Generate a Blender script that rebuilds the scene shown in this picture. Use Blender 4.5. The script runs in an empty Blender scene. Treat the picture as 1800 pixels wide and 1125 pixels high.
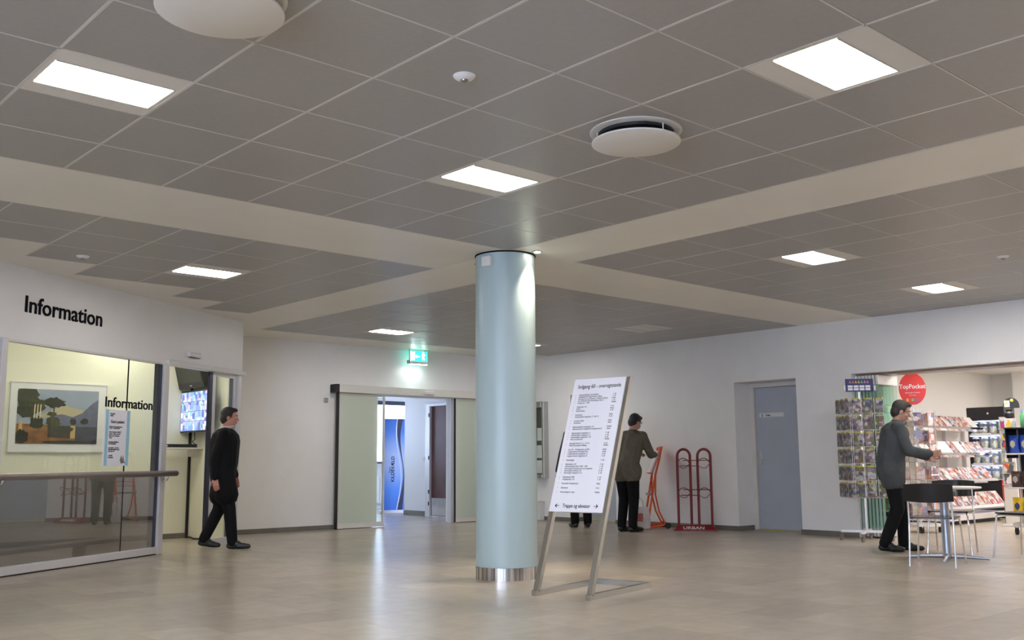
import bpy, bmesh, math, random
from mathutils import Vector, Matrix
random.seed(7)
scene = bpy.context.scene
col = scene.collection
PI = math.pi
CE = 2.83            # ceiling height
WX = 12.04           # face of the right wall (x = const)
WY = 13.23           # face of the back wall (y = const)

# ------------------------------------------------------------------ camera
cam_d = bpy.data.cameras.new('camera'); cam = bpy.data.objects.new('camera', cam_d); col.objects.link(cam)
cam_d.sensor_fit = 'HORIZONTAL'; cam_d.sensor_width = 36; cam_d.lens = 34.864
cam_d.clip_start = 0.05; cam_d.clip_end = 200
YAW, PITCH, ROLL = 0.73405, 0.14284, -0.00655
fh = Vector((math.sin(YAW), math.cos(YAW), 0)); rt0 = Vector((math.cos(YAW), -math.sin(YAW), 0))
fw = fh*math.cos(PITCH) + Vector((0, 0, 1))*math.sin(PITCH)
up0 = -fh*math.sin(PITCH) + Vector((0, 0, 1))*math.cos(PITCH)
rt = rt0*math.cos(ROLL) + up0*math.sin(ROLL); up = up0*math.cos(ROLL) - rt0*math.sin(ROLL)
CAMP = Vector((0, 0, 0.984))
m = Matrix((rt, up, -fw)).transposed().to_4x4(); m.translation = CAMP
cam.matrix_world = m
scene.camera = cam

# ------------------------------------------------------------------ world (overcast daylight, seen through the vestibule window)
w = bpy.data.worlds.new('world'); scene.world = w; w.use_nodes = True
bg = w.node_tree.nodes['Background']; bg.inputs[0].default_value = (0.55, 0.66, 1.0, 1); bg.inputs[1].default_value = 6.0
scene.view_settings.view_transform = 'Standard'; scene.view_settings.look = 'None'
scene.view_settings.gamma = 1; scene.view_settings.use_curve_mapping = False
scene.view_settings.exposure = 1.5
scene.cycles.sample_clamp_indirect = 3.0
PANEL_E = 14.0; SHOP_E = 17.0; KIOSK_E = 7.0

# ------------------------------------------------------------------ materials
MATS = {}
def mat(name, c=(.8, .8, .8), rough=.6, metal=0, var=0, scale=8, bump=0, bscale=60, emit=None, es=0, spec=.5, alpha_t=None):
    if name in MATS: return MATS[name]
    M = bpy.data.materials.new(name); M.use_nodes = True; nt = M.node_tree; p = nt.nodes['Principled BSDF']
    p.inputs['Base Color'].default_value = (*c, 1); p.inputs['Roughness'].default_value = rough; p.inputs['Metallic'].default_value = metal
    p.inputs['Specular IOR Level'].default_value = spec
    tc = nt.nodes.new('ShaderNodeTexCoord')
    if var:
        n = nt.nodes.new('ShaderNodeTexNoise'); n.inputs['Scale'].default_value = scale; n.inputs['Detail'].default_value = 4
        nt.links.new(tc.outputs['Object'], n.inputs['Vector'])
        r = nt.nodes.new('ShaderNodeValToRGB'); r.color_ramp.elements[0].position = .3; r.color_ramp.elements[1].position = .7
        r.color_ramp.elements[0].color = (*[max(0, x*(1-var)) for x in c], 1); r.color_ramp.elements[1].color = (*[min(1, x*(1+var)) for x in c], 1)
        nt.links.new(n.outputs['Fac'], r.inputs['Fac']); nt.links.new(r.outputs['Color'], p.inputs['Base Color'])
    if bump:
        n = nt.nodes.new('ShaderNodeTexNoise'); n.inputs['Scale'].default_value = bscale; n.inputs['Detail'].default_value = 3
        nt.links.new(tc.outputs['Object'], n.inputs['Vector'])
        b = nt.nodes.new('ShaderNodeBump'); b.inputs['Strength'].default_value = bump; b.inputs['Distance'].default_value = .01
        nt.links.new(n.outputs['Fac'], b.inputs['Height']); nt.links.new(b.outputs['Normal'], p.inputs['Normal'])
    if emit: p.inputs['Emission Color'].default_value = (*emit, 1); p.inputs['Emission Strength'].default_value = es
    MATS[name] = M; return M

def glass(name, tint, refl, rough=0.0, frost=0):
    M = bpy.data.materials.new(name); M.use_nodes = True; nt = M.node_tree; nt.nodes.remove(nt.nodes['Principled BSDF'])
    out = nt.nodes['Material Output']
    t = nt.nodes.new('ShaderNodeBsdfTransparent'); t.inputs[0].default_value = (*tint, 1)
    g = nt.nodes.new('ShaderNodeBsdfGlossy'); g.inputs['Roughness'].default_value = rough; g.inputs[0].default_value = (1, 1, 1, 1)
    lw = nt.nodes.new('ShaderNodeLayerWeight'); lw.inputs[0].default_value = .5
    pw_ = nt.nodes.new('ShaderNodeMath'); pw_.operation = 'POWER'; pw_.inputs[1].default_value = 4.5; nt.links.new(lw.outputs['Facing'], pw_.inputs[0])
    f = nt.nodes.new('ShaderNodeMath'); f.operation = 'MULTIPLY_ADD'; f.inputs[1].default_value = .95; f.inputs[2].default_value = .04; nt.links.new(pw_.outputs[0], f.inputs[0])
    mm = nt.nodes.new('ShaderNodeMath'); mm.operation = 'MULTIPLY'; mm.inputs[1].default_value = refl; mm.use_clamp = True
    nt.links.new(f.outputs[0], mm.inputs[0])
    x = nt.nodes.new('ShaderNodeMixShader'); nt.links.new(mm.outputs[0], x.inputs[0]); nt.links.new(t.outputs[0], x.inputs[1]); nt.links.new(g.outputs[0], x.inputs[2])
    last = x
    if frost:
        d = nt.nodes.new('ShaderNodeBsdfDiffuse'); d.inputs[0].default_value = (*tint, 1)
        tr = nt.nodes.new('ShaderNodeBsdfTranslucent'); tr.inputs[0].default_value = (*tint, 1)
        y0 = nt.nodes.new('ShaderNodeMixShader'); y0.inputs[0].default_value = .3
        nt.links.new(d.outputs[0], y0.inputs[1]); nt.links.new(tr.outputs[0], y0.inputs[2])
        y = nt.nodes.new('ShaderNodeMixShader'); y.inputs[0].default_value = frost
        nt.links.new(x.outputs[0], y.inputs[1]); nt.links.new(y0.outputs[0], y.inputs[2]); last = y
    nt.links.new(last.outputs[0], out.inputs['Surface']); MATS[name] = M; return M

def cell_mat(name, c, size, var, rough, hue=0.02):
    """per-tile tone taken from the cell of the world position, plus fine veining"""
    M = bpy.data.materials.new(name); M.use_nodes = True; nt = M.node_tree; p = nt.nodes['Principled BSDF']; L = nt.links
    ge = nt.nodes.new('ShaderNodeNewGeometry')
    dv = nt.nodes.new('ShaderNodeVectorMath'); dv.operation = 'SCALE'; dv.inputs['Scale'].default_value = 1/size; L.new(ge.outputs['Position'], dv.inputs[0])
    fl = nt.nodes.new('ShaderNodeVectorMath'); fl.operation = 'FLOOR'; L.new(dv.outputs[0], fl.inputs[0])
    mu = nt.nodes.new('ShaderNodeVectorMath'); mu.operation = 'MULTIPLY'; mu.inputs[1].default_value = (1, 1, 0); L.new(fl.outputs[0], mu.inputs[0])
    wn = nt.nodes.new('ShaderNodeTexWhiteNoise'); wn.noise_dimensions = '2D'; L.new(mu.outputs[0], wn.inputs['Vector'])
    r = nt.nodes.new('ShaderNodeValToRGB'); e = r.color_ramp.elements
    e[0].color = (*[x*(1-var) for x in c], 1); e[1].color = (c[0]*(1+var), c[1]*(1+var)*.995, c[2]*(1+var)*(1-hue), 1)
    L.new(wn.outputs['Value'], r.inputs['Fac'])
    n = nt.nodes.new('ShaderNodeTexNoise'); n.inputs['Scale'].default_value = 7; n.inputs['Detail'].default_value = 5; L.new(ge.outputs['Position'], n.inputs['Vector'])
    q = nt.nodes.new('ShaderNodeMapRange'); q.inputs[1].default_value = .25; q.inputs[2].default_value = .75; q.inputs[3].default_value = .80; q.inputs[4].default_value = 1.06; L.new(n.outputs['Fac'], q.inputs[0])
    sc = nt.nodes.new('ShaderNodeVectorMath'); sc.operation = 'SCALE'; L.new(r.outputs['Color'], sc.inputs[0]); L.new(q.outputs[0], sc.inputs['Scale']); L.new(sc.outputs[0], p.inputs['Base Color'])
    p.inputs['Roughness'].default_value = rough
    MATS[name] = M; return M

def print_mat(name, cols, sx=9, sy=14, rough=.35):
    """printed cover: blocks of colour and fine rows, different on every object"""
    M = bpy.data.materials.new(name); M.use_nodes = True; nt = M.node_tree; p = nt.nodes['Principled BSDF']; L = nt.links
    tc = nt.nodes.new('ShaderNodeTexCoord'); oi = nt.nodes.new('ShaderNodeObjectInfo')
    ad = nt.nodes.new('ShaderNodeVectorMath'); ad.operation = 'MULTIPLY_ADD'; ad.inputs[1].default_value = (sx, sx, sy)
    cb = nt.nodes.new('ShaderNodeCombineXYZ'); sc = nt.nodes.new('ShaderNodeMath'); sc.operation = 'MULTIPLY'; sc.inputs[1].default_value = 91
    L.new(oi.outputs['Random'], sc.inputs[0]); L.new(sc.outputs[0], cb.inputs[0]); L.new(sc.outputs[0], cb.inputs[2])
    L.new(tc.outputs['Object'], ad.inputs[0]); L.new(cb.outputs[0], ad.inputs[2])
    v = nt.nodes.new('ShaderNodeTexVoronoi'); v.distance = 'CHEBYCHEV'; v.inputs['Scale'].default_value = 1; L.new(ad.outputs[0], v.inputs['Vector'])
    sp = nt.nodes.new('ShaderNodeSeparateColor'); L.new(v.outputs['Color'], sp.inputs[0])
    r = nt.nodes.new('ShaderNodeValToRGB'); r.color_ramp.interpolation = 'CONSTANT'; E_ = r.color_ramp.elements
    while len(E_) < len(cols): E_.new(.5)
    for i, c in enumerate(cols): E_[i].position = i/len(cols); E_[i].color = (*c, 1)
    am = nt.nodes.new('ShaderNodeMath'); am.operation = 'ADD'; fr = nt.nodes.new('ShaderNodeMath'); fr.operation = 'FRACT'
    L.new(sp.outputs[0], am.inputs[0]); L.new(oi.outputs['Random'], am.inputs[1]); L.new(am.outputs[0], fr.inputs[0]); L.new(fr.outputs[0], r.inputs['Fac'])
    n = nt.nodes.new('ShaderNodeTexNoise'); n.inputs['Scale'].default_value = 7; n.inputs['Detail'].default_value = 5; L.new(ad.outputs[0], n.inputs['Vector'])
    mx = nt.nodes.new('ShaderNodeMix'); mx.data_type = 'RGBA'; mx.blend_type = 'OVERLAY'; mx.inputs['Factor'].default_value = .75
    L.new(r.outputs['Color'], mx.inputs[6]); L.new(n.outputs['Fac'], mx.inputs[7]); L.new(mx.outputs[2], p.inputs['Base Color'])
    p.inputs['Roughness'].default_value = rough; MATS[name] = M; return M

mat('plaster', (.86, .84, .815), .7, var=.02, scale=3, bump=.05, bscale=120)
mat('fascia', (.82, .80, .775), .36, var=.02, scale=3)
mat('cream', (.82, .80, .64), .7, var=.02, scale=2)
mat('ceil_band', (.80, .765, .69), .38, var=.02, scale=2)
mat('ceil_tile', (.36, .345, .33), .36, var=.03, scale=30)
mat('ceil_grid', (.62, .60, .56), .4)
mat('white', (.78, .77, .75), .45)
mat('offwhite', (.70, .67, .62), .5)
mat('alu', (.72, .70, .70), .42, .35)
mat('alu_beige', (.72, .70, .63), .5)
mat('steel', (.50, .49, .46), .27, .95)
mat('chrome', (.8, .8, .82), .12, 1)
mat('rail', (.30, .25, .23), .35, .6)
mat('black', (.012, .012, .014), .5)
mat('blackgloss', (.012, .012, .015), .18)
mat('darkblue', (.02, .025, .05), .35)
mat('skirting', (.17, .155, .13), .45, var=.15, scale=6)
mat('door_grey', (.44, .47, .53), .42, var=.03, scale=3)
mat('column', (.44, .555, .565), .33, var=.015, scale=3)
mat('red', (.20, .010, .013), .38)
mat('redsign', (.70, .045, .04), .4)
mat('orange', (.72, .10, .025), .38)
mat('brass', (.75, .62, .18), .35, .5)
mat('brown', (.10, .035, .028), .4, var=.2, scale=5)
mat('ink', (.006, .006, .009), .8, spec=.1)
mat('ink_soft', (.09, .09, .11), .8, spec=.1)
mat('paper', (.80, .80, .86), .45)
mat('rubber', (.02, .02, .02), .7)
mat('glassgreen', (.30, .46, .39), .2)
mat('wood', (.35, .20, .09), .5, var=.2)
mat('panel_emit', (1, 1, 1), .5, emit=(1.0, .965, .955), es=PANEL_E)
mat('shop_emit', (1, 1, 1), .5, emit=(1.0, .93, .88), es=SHOP_E)
mat('kiosk_emit', (1, 1, 1), .5, emit=(1.0, .97, .87), es=KIOSK_E)
mat('spot_emit', (1, 1, 1), .5, emit=(1.0, .9, .75), es=25)
mat('exit_emit', (.05, .5, .42), .5, emit=(.02, .62, .50), es=1.0)
mat('exit_white', (1, 1, 1), .5, emit=(.9, 1, 1), es=3)
mat('exit_lamp', (1, 1, 1), .5, emit=(.85, 1, 1), es=14)
mat('led', (1, 1, 1), .5, emit=(.75, .8, 1), es=6)
glass('glass_clear', (.95, .97, .94), 1.0)
glass('glass_low', (.52, .52, .56), 6.5)
glass('glass_frost', (.80, .85, .73), 1.0, .15, frost=.9)
glass('glass_green', (.82, .93, .89), 1.0)
glass('glass_jar', (.86, .92, .95), 1.0)
cell_mat('floor_tile', (.43, .37, .29), .4, .13, .28)
def reflection_streaks(name, lo, hi, sc, rough):  # steel whose bright and dark vertical reflections are painted into the base colour
    M = bpy.data.materials.new(name); M.use_nodes = True; nt = M.node_tree; p = nt.nodes['Principled BSDF']; L = nt.links
    tc = nt.nodes.new('ShaderNodeTexCoord'); mp = nt.nodes.new('ShaderNodeMapping'); mp.inputs['Scale'].default_value = sc; L.new(tc.outputs['Object'], mp.inputs[0])
    n = nt.nodes.new('ShaderNodeTexNoise'); n.inputs['Scale'].default_value = 1; n.inputs['Detail'].default_value = 3; L.new(mp.outputs[0], n.inputs['Vector'])
    r = nt.nodes.new('ShaderNodeValToRGB'); r.color_ramp.elements[0].position = .38; r.color_ramp.elements[1].position = .62; r.color_ramp.elements[0].color = (*lo, 1); r.color_ramp.elements[1].color = (*hi, 1)
    L.new(n.outputs['Fac'], r.inputs[0]); L.new(r.outputs[0], p.inputs['Base Color']); p.inputs['Metallic'].default_value = .9; p.inputs['Roughness'].default_value = rough
    MATS[name] = M
reflection_streaks('steel_ring', (.20, .19, .18), (.85, .82, .80), (38, 38, .4), .25)
print_mat('magazine', [(.50, .46, .45), (.40, .06, .04), (.55, .52, .50), (.14, .11, .14), (.50, .26, .14), (.45, .42, .43), (.05, .05, .07), (.38, .17, .17), (.30, .33, .40)], 16, 18)
print_mat('card', [(.16, .16, .18), (.32, .32, .34), (.07, .08, .13), (.25, .21, .21), (.42, .41, .41), (.12, .13, .05), (.20, .11, .13)], 22, 26)
print_mat('book', [(.30, .30, .45), (.65, .35, .25), (.55, .50, .50), (.70, .60, .60), (.18, .15, .25), (.45, .20, .15)], 14, 12)
print_mat('packet', [(.55, .06, .25), (.75, .70, .72), (.75, .55, .08), (.10, .10, .12), (.65, .10, .08), (.35, .45, .50)], 16, 14)
print_mat('jarfill', [(.55, .60, .30), (.80, .78, .65), (.60, .55, .80), (.75, .75, .80), (.70, .45, .25)], 30, 30)
print_mat('cctv', [(.10, .14, .45), (.35, .42, .85), (.7, .75, 1), (.2, .3, .7), (.55, .45, .75), (.25, .5, .6)], 14, 14)
def make_cctv_emit():
    M = MATS['cctv']; nt = M.node_tree; p = nt.nodes['Principled BSDF']; src = p.inputs['Base Color'].links[0].from_socket
    nt.links.new(src, p.inputs['Emission Color']); p.inputs['Emission Strength'].default_value = .32
make_cctv_emit()

# ------------------------------------------------------------------ mesh helpers
class MB:
    def __init__(s): s.v = []; s.f = []; s.mi = []; s.k = 0
    def m(s, i): s.k = i; return s
    def add(s, vs, fs):
        o = len(s.v); s.v += [tuple(x) for x in vs]; s.f += [tuple(i+o for i in f) for f in fs]; s.mi += [s.k]*len(fs); return s
    def box(s, x0, x1, y0, y1, z0, z1, T=None):
        vs = [Vector((x, y, z)) for z in (z0, z1) for y in (y0, y1) for x in (x0, x1)]
        if T: vs = [T @ q for q in vs]
        return s.add(vs, [(0, 2, 3, 1), (4, 5, 7, 6), (0, 1, 5, 4), (2, 6, 7, 3), (0, 4, 6, 2), (1, 3, 7, 5)])
    def bbox(s, x0, x1, y0, y1, z0, z1, b=.005, T=None):      # box with chamfered edges
        if min(x1-x0, y1-y0, z1-z0) < 2.2*b: return s.box(x0, x1, y0, y1, z0, z1, T)
        bm = bmesh.new(); bmesh.ops.create_cube(bm, size=1)
        for q in bm.verts: q.co = Vector((x0+(q.co.x+.5)*(x1-x0), y0+(q.co.y+.5)*(y1-y0), z0+(q.co.z+.5)*(z1-z0)))
        bmesh.ops.bevel(bm, geom=bm.edges[:], offset=b, segments=1, affect='EDGES')
        if T: bm.transform(T)
        return s.bm(bm)
    def bm(s, bm):
        bm.verts.ensure_lookup_table(); bm.verts.index_update()
        s.add([q.co.copy() for q in bm.verts], [tuple(q.index for q in f.verts) for f in bm.faces]); bm.free(); return s
    def prism(s, pts, h0, h1, T=None):                          # polygon in xy extruded in z
        n = len(pts); vs = [Vector((x, y, h0)) for x, y in pts]+[Vector((x, y, h1)) for x, y in pts]
        if T: vs = [T @ q for q in vs]
        a = sum(pts[i][0]*pts[(i+1) % n][1]-pts[(i+1) % n][0]*pts[i][1] for i in range(n))
        fs = [tuple(range(n))[::-1], tuple(range(n, 2*n))]+[(i, (i+1) % n, n+(i+1) % n, n+i) for i in range(n)]
        if a < 0: fs = [f[::-1] for f in fs]
        return s.add(vs, fs)
    def lathe(s, prof, n=32, c=(0, 0, 0), T=None):             # profile of (r, z), closed at both ends
        vs = []; fs = []; k = len(prof)
        for r, z in prof:
            for i in range(n):
                a = 2*PI*i/n; q = Vector((c[0]+r*math.cos(a), c[1]+r*math.sin(a), c[2]+z)); vs.append(T @ q if T else q)
        for j in range(k-1):
            for i in range(n): fs.append((j*n+i, j*n+(i+1) % n, (j+1)*n+(i+1) % n, (j+1)*n+i))
        fs.append(tuple(range(n))[::-1]); fs.append(tuple((k-1)*n+i for i in range(n)))
        return s.add(vs, fs)
    def tube(s, pts, r, n=10, T=None, closed=False):
        P = [Vector(q) for q in pts]; k = len(P); vs = []; fs = []; prev = None
        for i, q in enumerate(P):
            if closed: d = P[(i+1) % k]-P[i-1]
            else: d = P[min(i+1, k-1)]-P[max(i-1, 0)]
            d.normalize()
            if prev is None: u = d.orthogonal().normalized()
            else: u = (prev-d*prev.dot(d)).normalized()
            prev = u; v_ = d.cross(u)
            rr = r[i] if isinstance(r, (list, tuple)) else r
            for j in range(n):
                a = 2*PI*j/n; x = q+(u*math.cos(a)+v_*math.sin(a))*rr; vs.append(T @ x if T else x)
        for i in range(k if closed else k-1):
            i2 = (i+1) % k
            for j in range(n): fs.append((i*n+j, i*n+(j+1) % n, i2*n+(j+1) % n, i2*n+j))
        if not closed: fs.append(tuple(range(n))[::-1]); fs.append(tuple((k-1)*n+j for j in range(n)))
        return s.add(vs, fs)
    def bar(s, a, b, w, h=None, upv=(0, 0, 1)):                # square bar from a to b
        a = Vector(a); b = Vector(b); d = (b-a); L = d.length; d.normalize(); h = h or w
        sd = d.cross(Vector(upv))
        if sd.length < 1e-4: sd = d.cross(Vector((1, 0, 0)))
        sd.normalize(); u2 = sd.cross(d)
        T = Matrix((sd, d, u2)).transposed().to_4x4(); T.translation = a
        return s.box(-w/2, w/2, 0, L, -h/2, h/2, T)
    def mesh(s, name, mats, smooth=False):
        me = bpy.data.meshes.new(name); me.from_pydata(s.v, [], s.f)
        for q in (mats if isinstance(mats, (list, tuple)) else [mats]): me.materials.append(MATS[q] if isinstance(q, str) else q)
        for p, i in zip(me.polygons, s.mi): p.material_index = i
        me.update()
        if smooth: shade(me, 40)
        return me
    def build(s, name, mats, parent=None, smooth=False): return obj(name, s.mesh(name, mats, smooth), parent)
def shade(me, ang):
    me.polygons.foreach_set('use_smooth', [True]*len(me.polygons))
    try: me.set_sharp_from_angle(angle=math.radians(ang))
    except Exception: pass
def obj(name, me, parent=None):
    o = bpy.data.objects.new(name, me); col.objects.link(o)
    if parent is not None: o.parent = parent
    return o
def tag(o, label, cat=None, group=None, kind=None):
    if label: o['label'] = label
    if cat: o['category'] = cat
    if group: o['group'] = group
    if kind: o['kind'] = kind
    return o
def thing(name, label, cat, loc=(0, 0, 0), rz=0, group=None):
    o = bpy.data.objects.new(name, None); col.objects.link(o); o.empty_display_size = .1
    o.location = loc; o.rotation_euler = (0, 0, rz); return tag(o, label, cat, group)
def copy_tree(o, parent=None):
    c = o.copy(); col.objects.link(c)
    if parent is not None: c.parent = parent
    for ch in list(o.children): copy_tree(ch, c)
    return c
def at(o, loc, rz=0): o.location = loc; o.rotation_euler = (0, 0, rz); return o
# lettering: text curve turned into a thin mesh
def text_mesh(name, items, matname):
    """items: (string, matrix, cap size, x-stretch, align, bold)"""
    tmp = []
    for st, M, size, xs, al, bold in items:
        c = bpy.data.curves.new('t', 'FONT'); c.body = st; c.size = size; c.align_x = al; c.extrude = .0006; c.offset = bold; c.resolution_u = 3
        o = bpy.data.objects.new('t', c); col.objects.link(o); tmp.append((o, c, M, xs))
    bpy.context.view_layer.update(); dg = bpy.context.evaluated_depsgraph_get(); B = MB()
    for o, c, M, xs in tmp:
        me = o.evaluated_get(dg).to_mesh(); T = M @ Matrix.Diagonal((xs, 1, 1, 1))
        B.add([T @ q.co for q in me.vertices], [tuple(p.vertices) for p in me.polygons]); o.evaluated_get(dg).to_mesh_clear()
    for o, c, M, xs in tmp: bpy.data.objects.remove(o); bpy.data.curves.remove(c)
    return B.mesh(name, matname)
def frame(o, x, y, z):  # matrix from origin and axes
    T = Matrix((Vector(x), Vector(y), Vector(z))).transposed().to_4x4(); T.translation = Vector(o); return T
def visible(p, margin=1.06):
    d = Vector(p)-CAMP; z = d.dot(fw)
    if z < .3: return False
    return abs(d.dot(rt)/z*1743.2) < 900*margin and abs(d.dot(up)/z*1743.2) < 562.5*margin

# information wall: local x runs along the wall, local y points into the office behind it
W1O = Vector((-3.669, 5.751, 0)); W1A = math.radians(32.53)
W1D = Vector((math.cos(W1A), math.sin(W1A), 0)); W1N = Vector((-math.sin(W1A), math.cos(W1A), 0))
def w1pt(s, off, z=0): return W1O+W1D*s+W1N*off+Vector((0, 0, z))
def on_w1(o): return at(o, W1O, W1A)

# ================================================================== STRUCTURE
def struct(name, B, mats, label=None, cat=None, smooth=False):
    o = B.build(name, mats, None, smooth); return tag(o, label, cat, kind='structure')
# ---- floor: stone tiles
floor = struct('floor', MB().box(-5.2, 20.4, -5.2, 18.6, -.12, -.003), 'skirting', 'polished beige stone tile floor of the hall', 'floor')
tb = MB(); t_ = .4; g_ = .0012
tm = MB().add([(g_, g_, 0), (t_-g_, g_, 0), (t_-g_, t_-g_, 0), (g_, t_-g_, 0), (0, 0, -.003), (t_, 0, -.003), (t_, t_, -.003), (0, t_, -.003)],
              [(0, 1, 2, 3), (4, 5, 1, 0), (5, 6, 2, 1), (6, 7, 3, 2), (7, 4, 0, 3)]).mesh('floor_tile', 'floor_tile')
cells = []
for i in range(-13, 51):
    for j in range(-13, 46):
        x, y = i*t_, j*t_
        if y > WY+.1 and not (8.2 <= x <= 14): continue
        if x > WX+.3 and y < WY and not (1.6 <= y <= 8.0): continue
        if x > 20.0: continue
        c = Vector((x+.2, y+.2, 0)); vis = visible(c, 1.02)
        if c.x < 6.2 and (c-W1O).dot(W1N) > .3: vis = False
        cells.append((0 if vis else 1, (c-CAMP).length, x, y))
cells.sort()
rest = MB()
for k, (nv, d, x, y) in enumerate(cells):
    if k < 300 and nv == 0: o = obj('floor_tile', tm, floor); o.location = (x, y, 0)
    else: rest.add([(x+g_, y+g_, 0), (x+t_-g_, y+g_, 0), (x+t_-g_, y+t_-g_, 0), (x+g_, y+t_-g_, 0)], [(0, 1, 2, 3)])
tag(rest.build('floor_tile', 'floor_tile', floor), None, kind='stuff')

# ---- ceiling: grid of metal tiles in four fields, plain bands crossing at the column
G0 = Vector((2.577, 3.221, 0)); TS = .625
def gx(a): return G0.x+TS*a
def gy(b): return G0.y+TS*b
ceiling = struct('ceiling', MB().box(-5.2, WX+.6, -5.2, WY+.3, CE+.014, CE+.2), 'ceil_band', 'suspended ceiling of grey metal tiles with plain cream bands', 'ceiling')
LIGHTS = [(-2, 2), (2, -2), (2, 2), (2, 8.72), (8.3, 12.72), (12.3, 12.72), (8.3, 2), (12.3, 2)]
HIDDEN = [(-6, 2), (-6, -2), (-2, -2), (-2, -6), (2, -6), (8.3, -2), (12.3, -2), (8.3, -6), (12.3, -6), (-6, -6), (-10, -2), (-10, 2)]
DEAD = (12.3, 8.72)
used = set((round(a, 1), round(b, 1)) for a, b in LIGHTS+HIDDEN+[DEAD])
bnd = MB()
tiles = []; AMAX = (WX-G0.x)/TS; BMAX = (WY-G0.y)/TS
avals = [a for a in range(-12, 5)]+[6.3+i for i in range(9)]
bvals = [b for b in range(-13, 5)]+[6.72+i for i in range(8)]
def inside_w1(a, b):   # distance of a tile's far corners in front of the information wall
    return max((Vector((gx(a+i), gy(b+j), 0))-W1O).dot(W1N) for i in (0, 1) for j in (0, 1))
full = MB().box(.006, TS-.006, .006, TS-.006, 0, .012).mesh('ceiling_tile', 'ceil_tile')
for a in avals:
    for b in bvals:
        if (round(a, 1), round(b, 1)) in used: continue
        if a < 5 and inside_w1(a, b) > -.05: continue
        if gx(a) < -5.1 or gy(b) < -5.1: continue
        wid = min(TS, WX-gx(a)-.004)
        if wid < .05: continue
        c = Vector((gx(a)+wid/2, gy(b)+TS/2, CE)); tiles.append((0 if visible(c, 1.1) else 1, (c-CAMP).length, a, b, wid))
tiles.sort(); rest = MB()
for k, (nv, d, a, b, wid) in enumerate(tiles):
    if k < 300 and nv == 0:
        me = full if wid > TS-.001 else MB().box(.006, wid, .006, TS-.006, 0, .012).mesh('ceiling_tile', 'ceil_tile')
        o = obj('ceiling_tile', me, ceiling); o.location = (gx(a), gy(b), CE)
    else: rest.box(gx(a)+.006, gx(a)+wid-.006, gy(b)+.006, gy(b)+TS-.006, CE, CE+.012)
tag(rest.build('ceiling_tile', 'ceil_tile', ceiling), None, kind='stuff')
# plain bands flush with the tiles, cut into boards
tileset = set((round(a, 2), round(b, 2)) for _, _, a, b, _ in tiles)
band = MB()
for (x0, x1, y0, y1) in [(gx(-12), gx(5), gy(5), gy(6.72)), (gx(6.3), WX, gy(5), gy(6.72)), (gx(5), gx(6.3), gy(-13), WY), (gx(6.3), WX, gy(14.72), WY)]:
    band.box(x0+.002, x1-.002, y0+.002, y1-.002, CE, CE+.016)
for a in range(-12, 5):
    for i in range(8):
        b = 6.72+i
        if (round(a, 2), round(b, 2)) not in tileset and not (a == 2 and i == 2): band.box(gx(a), gx(a+1), gy(b), gy(b+1), CE, CE+.016)
    for b in range(0, 5):
        if (round(a, 2), round(b, 2)) not in tileset and (round(a, 1), round(b, 1)) not in used: band.box(gx(a), gx(a+1), gy(b), gy(b+1), CE, CE+.016)
    band.box(gx(a), gx(a+1), gy(14.72), WY, CE, CE+.016)
band.build('plain_band', 'ceil_band', ceiling)
# T-bar runners between the tiles
def runner(x0, x1, y0, y1): MB().box(x0, x1, y0, y1, CE-.0015, CE+.012).build('grid_runner', 'ceil_grid', ceiling)
rw = .0075
for a in range(-12, 6):
    runner(gx(a)-rw, gx(a)+rw, gy(-13), gy(5))
    bs = [b for b in bvals if b > 6 and ((round(a, 2), round(b, 2)) in tileset or (round(a-1, 2), round(b, 2)) in tileset)]
    if bs: runner(gx(a)-rw, gx(a)+rw, gy(min(bs)), gy(max(bs)+1))
for i in range(9):
    a = 6.3+i; runner(gx(a)-rw, gx(a)+rw, gy(-13), gy(5)); runner(gx(a)-rw, gx(a)+rw, gy(6.72), gy(14.72))
for b in range(-13, 6): runner(gx(-12), gx(5), gy(b)-rw*.6, gy(b)+rw*.6); runner(gx(6.3), WX, gy(b)-rw*.6, gy(b)+rw*.6)
for i in range(9):
    b = 6.72+i; runner(gx(6.3), WX, gy(b)-rw*.6, gy(b)+rw*.6)
    as_ = [a for a in range(-12, 5) if (a, round(b, 2)) in tileset or (a, round(b-1, 2)) in tileset]
    if as_: runner(gx(min(as_)), gx(max(as_)+1), gy(b)-rw*.6, gy(b)+rw*.6)

# ---- walls
back = MB()
for x0, x1, z0, z1 in [(-5.2, 8.95, 0, 3), (8.95, 10.62, 2.07, 3), (10.62, WX+.55, 0, 3)]: back.box(x0, x1, WY, WY+.25, z0, z1)
struct('wall_back', back, 'plaster', 'grey white back wall around the sliding door', 'wall')
DR = [(7.52, 8.54), (10.88, 11.88)]      # door recesses in the right wall
rw_ = MB()
for y0, y1, z0, z1 in [(8.54, 10.88, 0, 3), (11.88, WY+.25, 0, 3), (6.69, 7.52, 0, 3), (2.2, 6.69, 2.112, 3), (-5.2, 2.2, 0, 3), (7.52, 8.54, 2.113, 3), (10.88, 11.88, 2.113, 3)]:
    rw_.box(WX, WX+.55, y0, y1, z0, z1)
struct('wall_right', rw_, 'plaster', 'long grey white wall with door recesses and the shop opening', 'wall')
on_w1(struct('wall_left', MB().box(3.2, 11.49, 0, .16, 2.135, 3).box(-2, 3.2, 0, .16, 0, 3), 'fascia', 'grey white fascia wall above the information window', 'wall'))
struct('wall_front', MB().box(-5.2, WX+.55, -5.4, -5.2, 0, 3).box(-5.4, -5.2, -5.4, -3.6, 0, 3).box(-5.4, -5.2, 3.6, 5.6, 0, 3).box(-5.4, -5.2, -3.6, 3.6, 0, .45).box(-5.4, -5.2, -3.6, 3.6, 2.6, 3), 'plaster', 'plain walls of the hall behind the viewer', 'wall')
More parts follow.
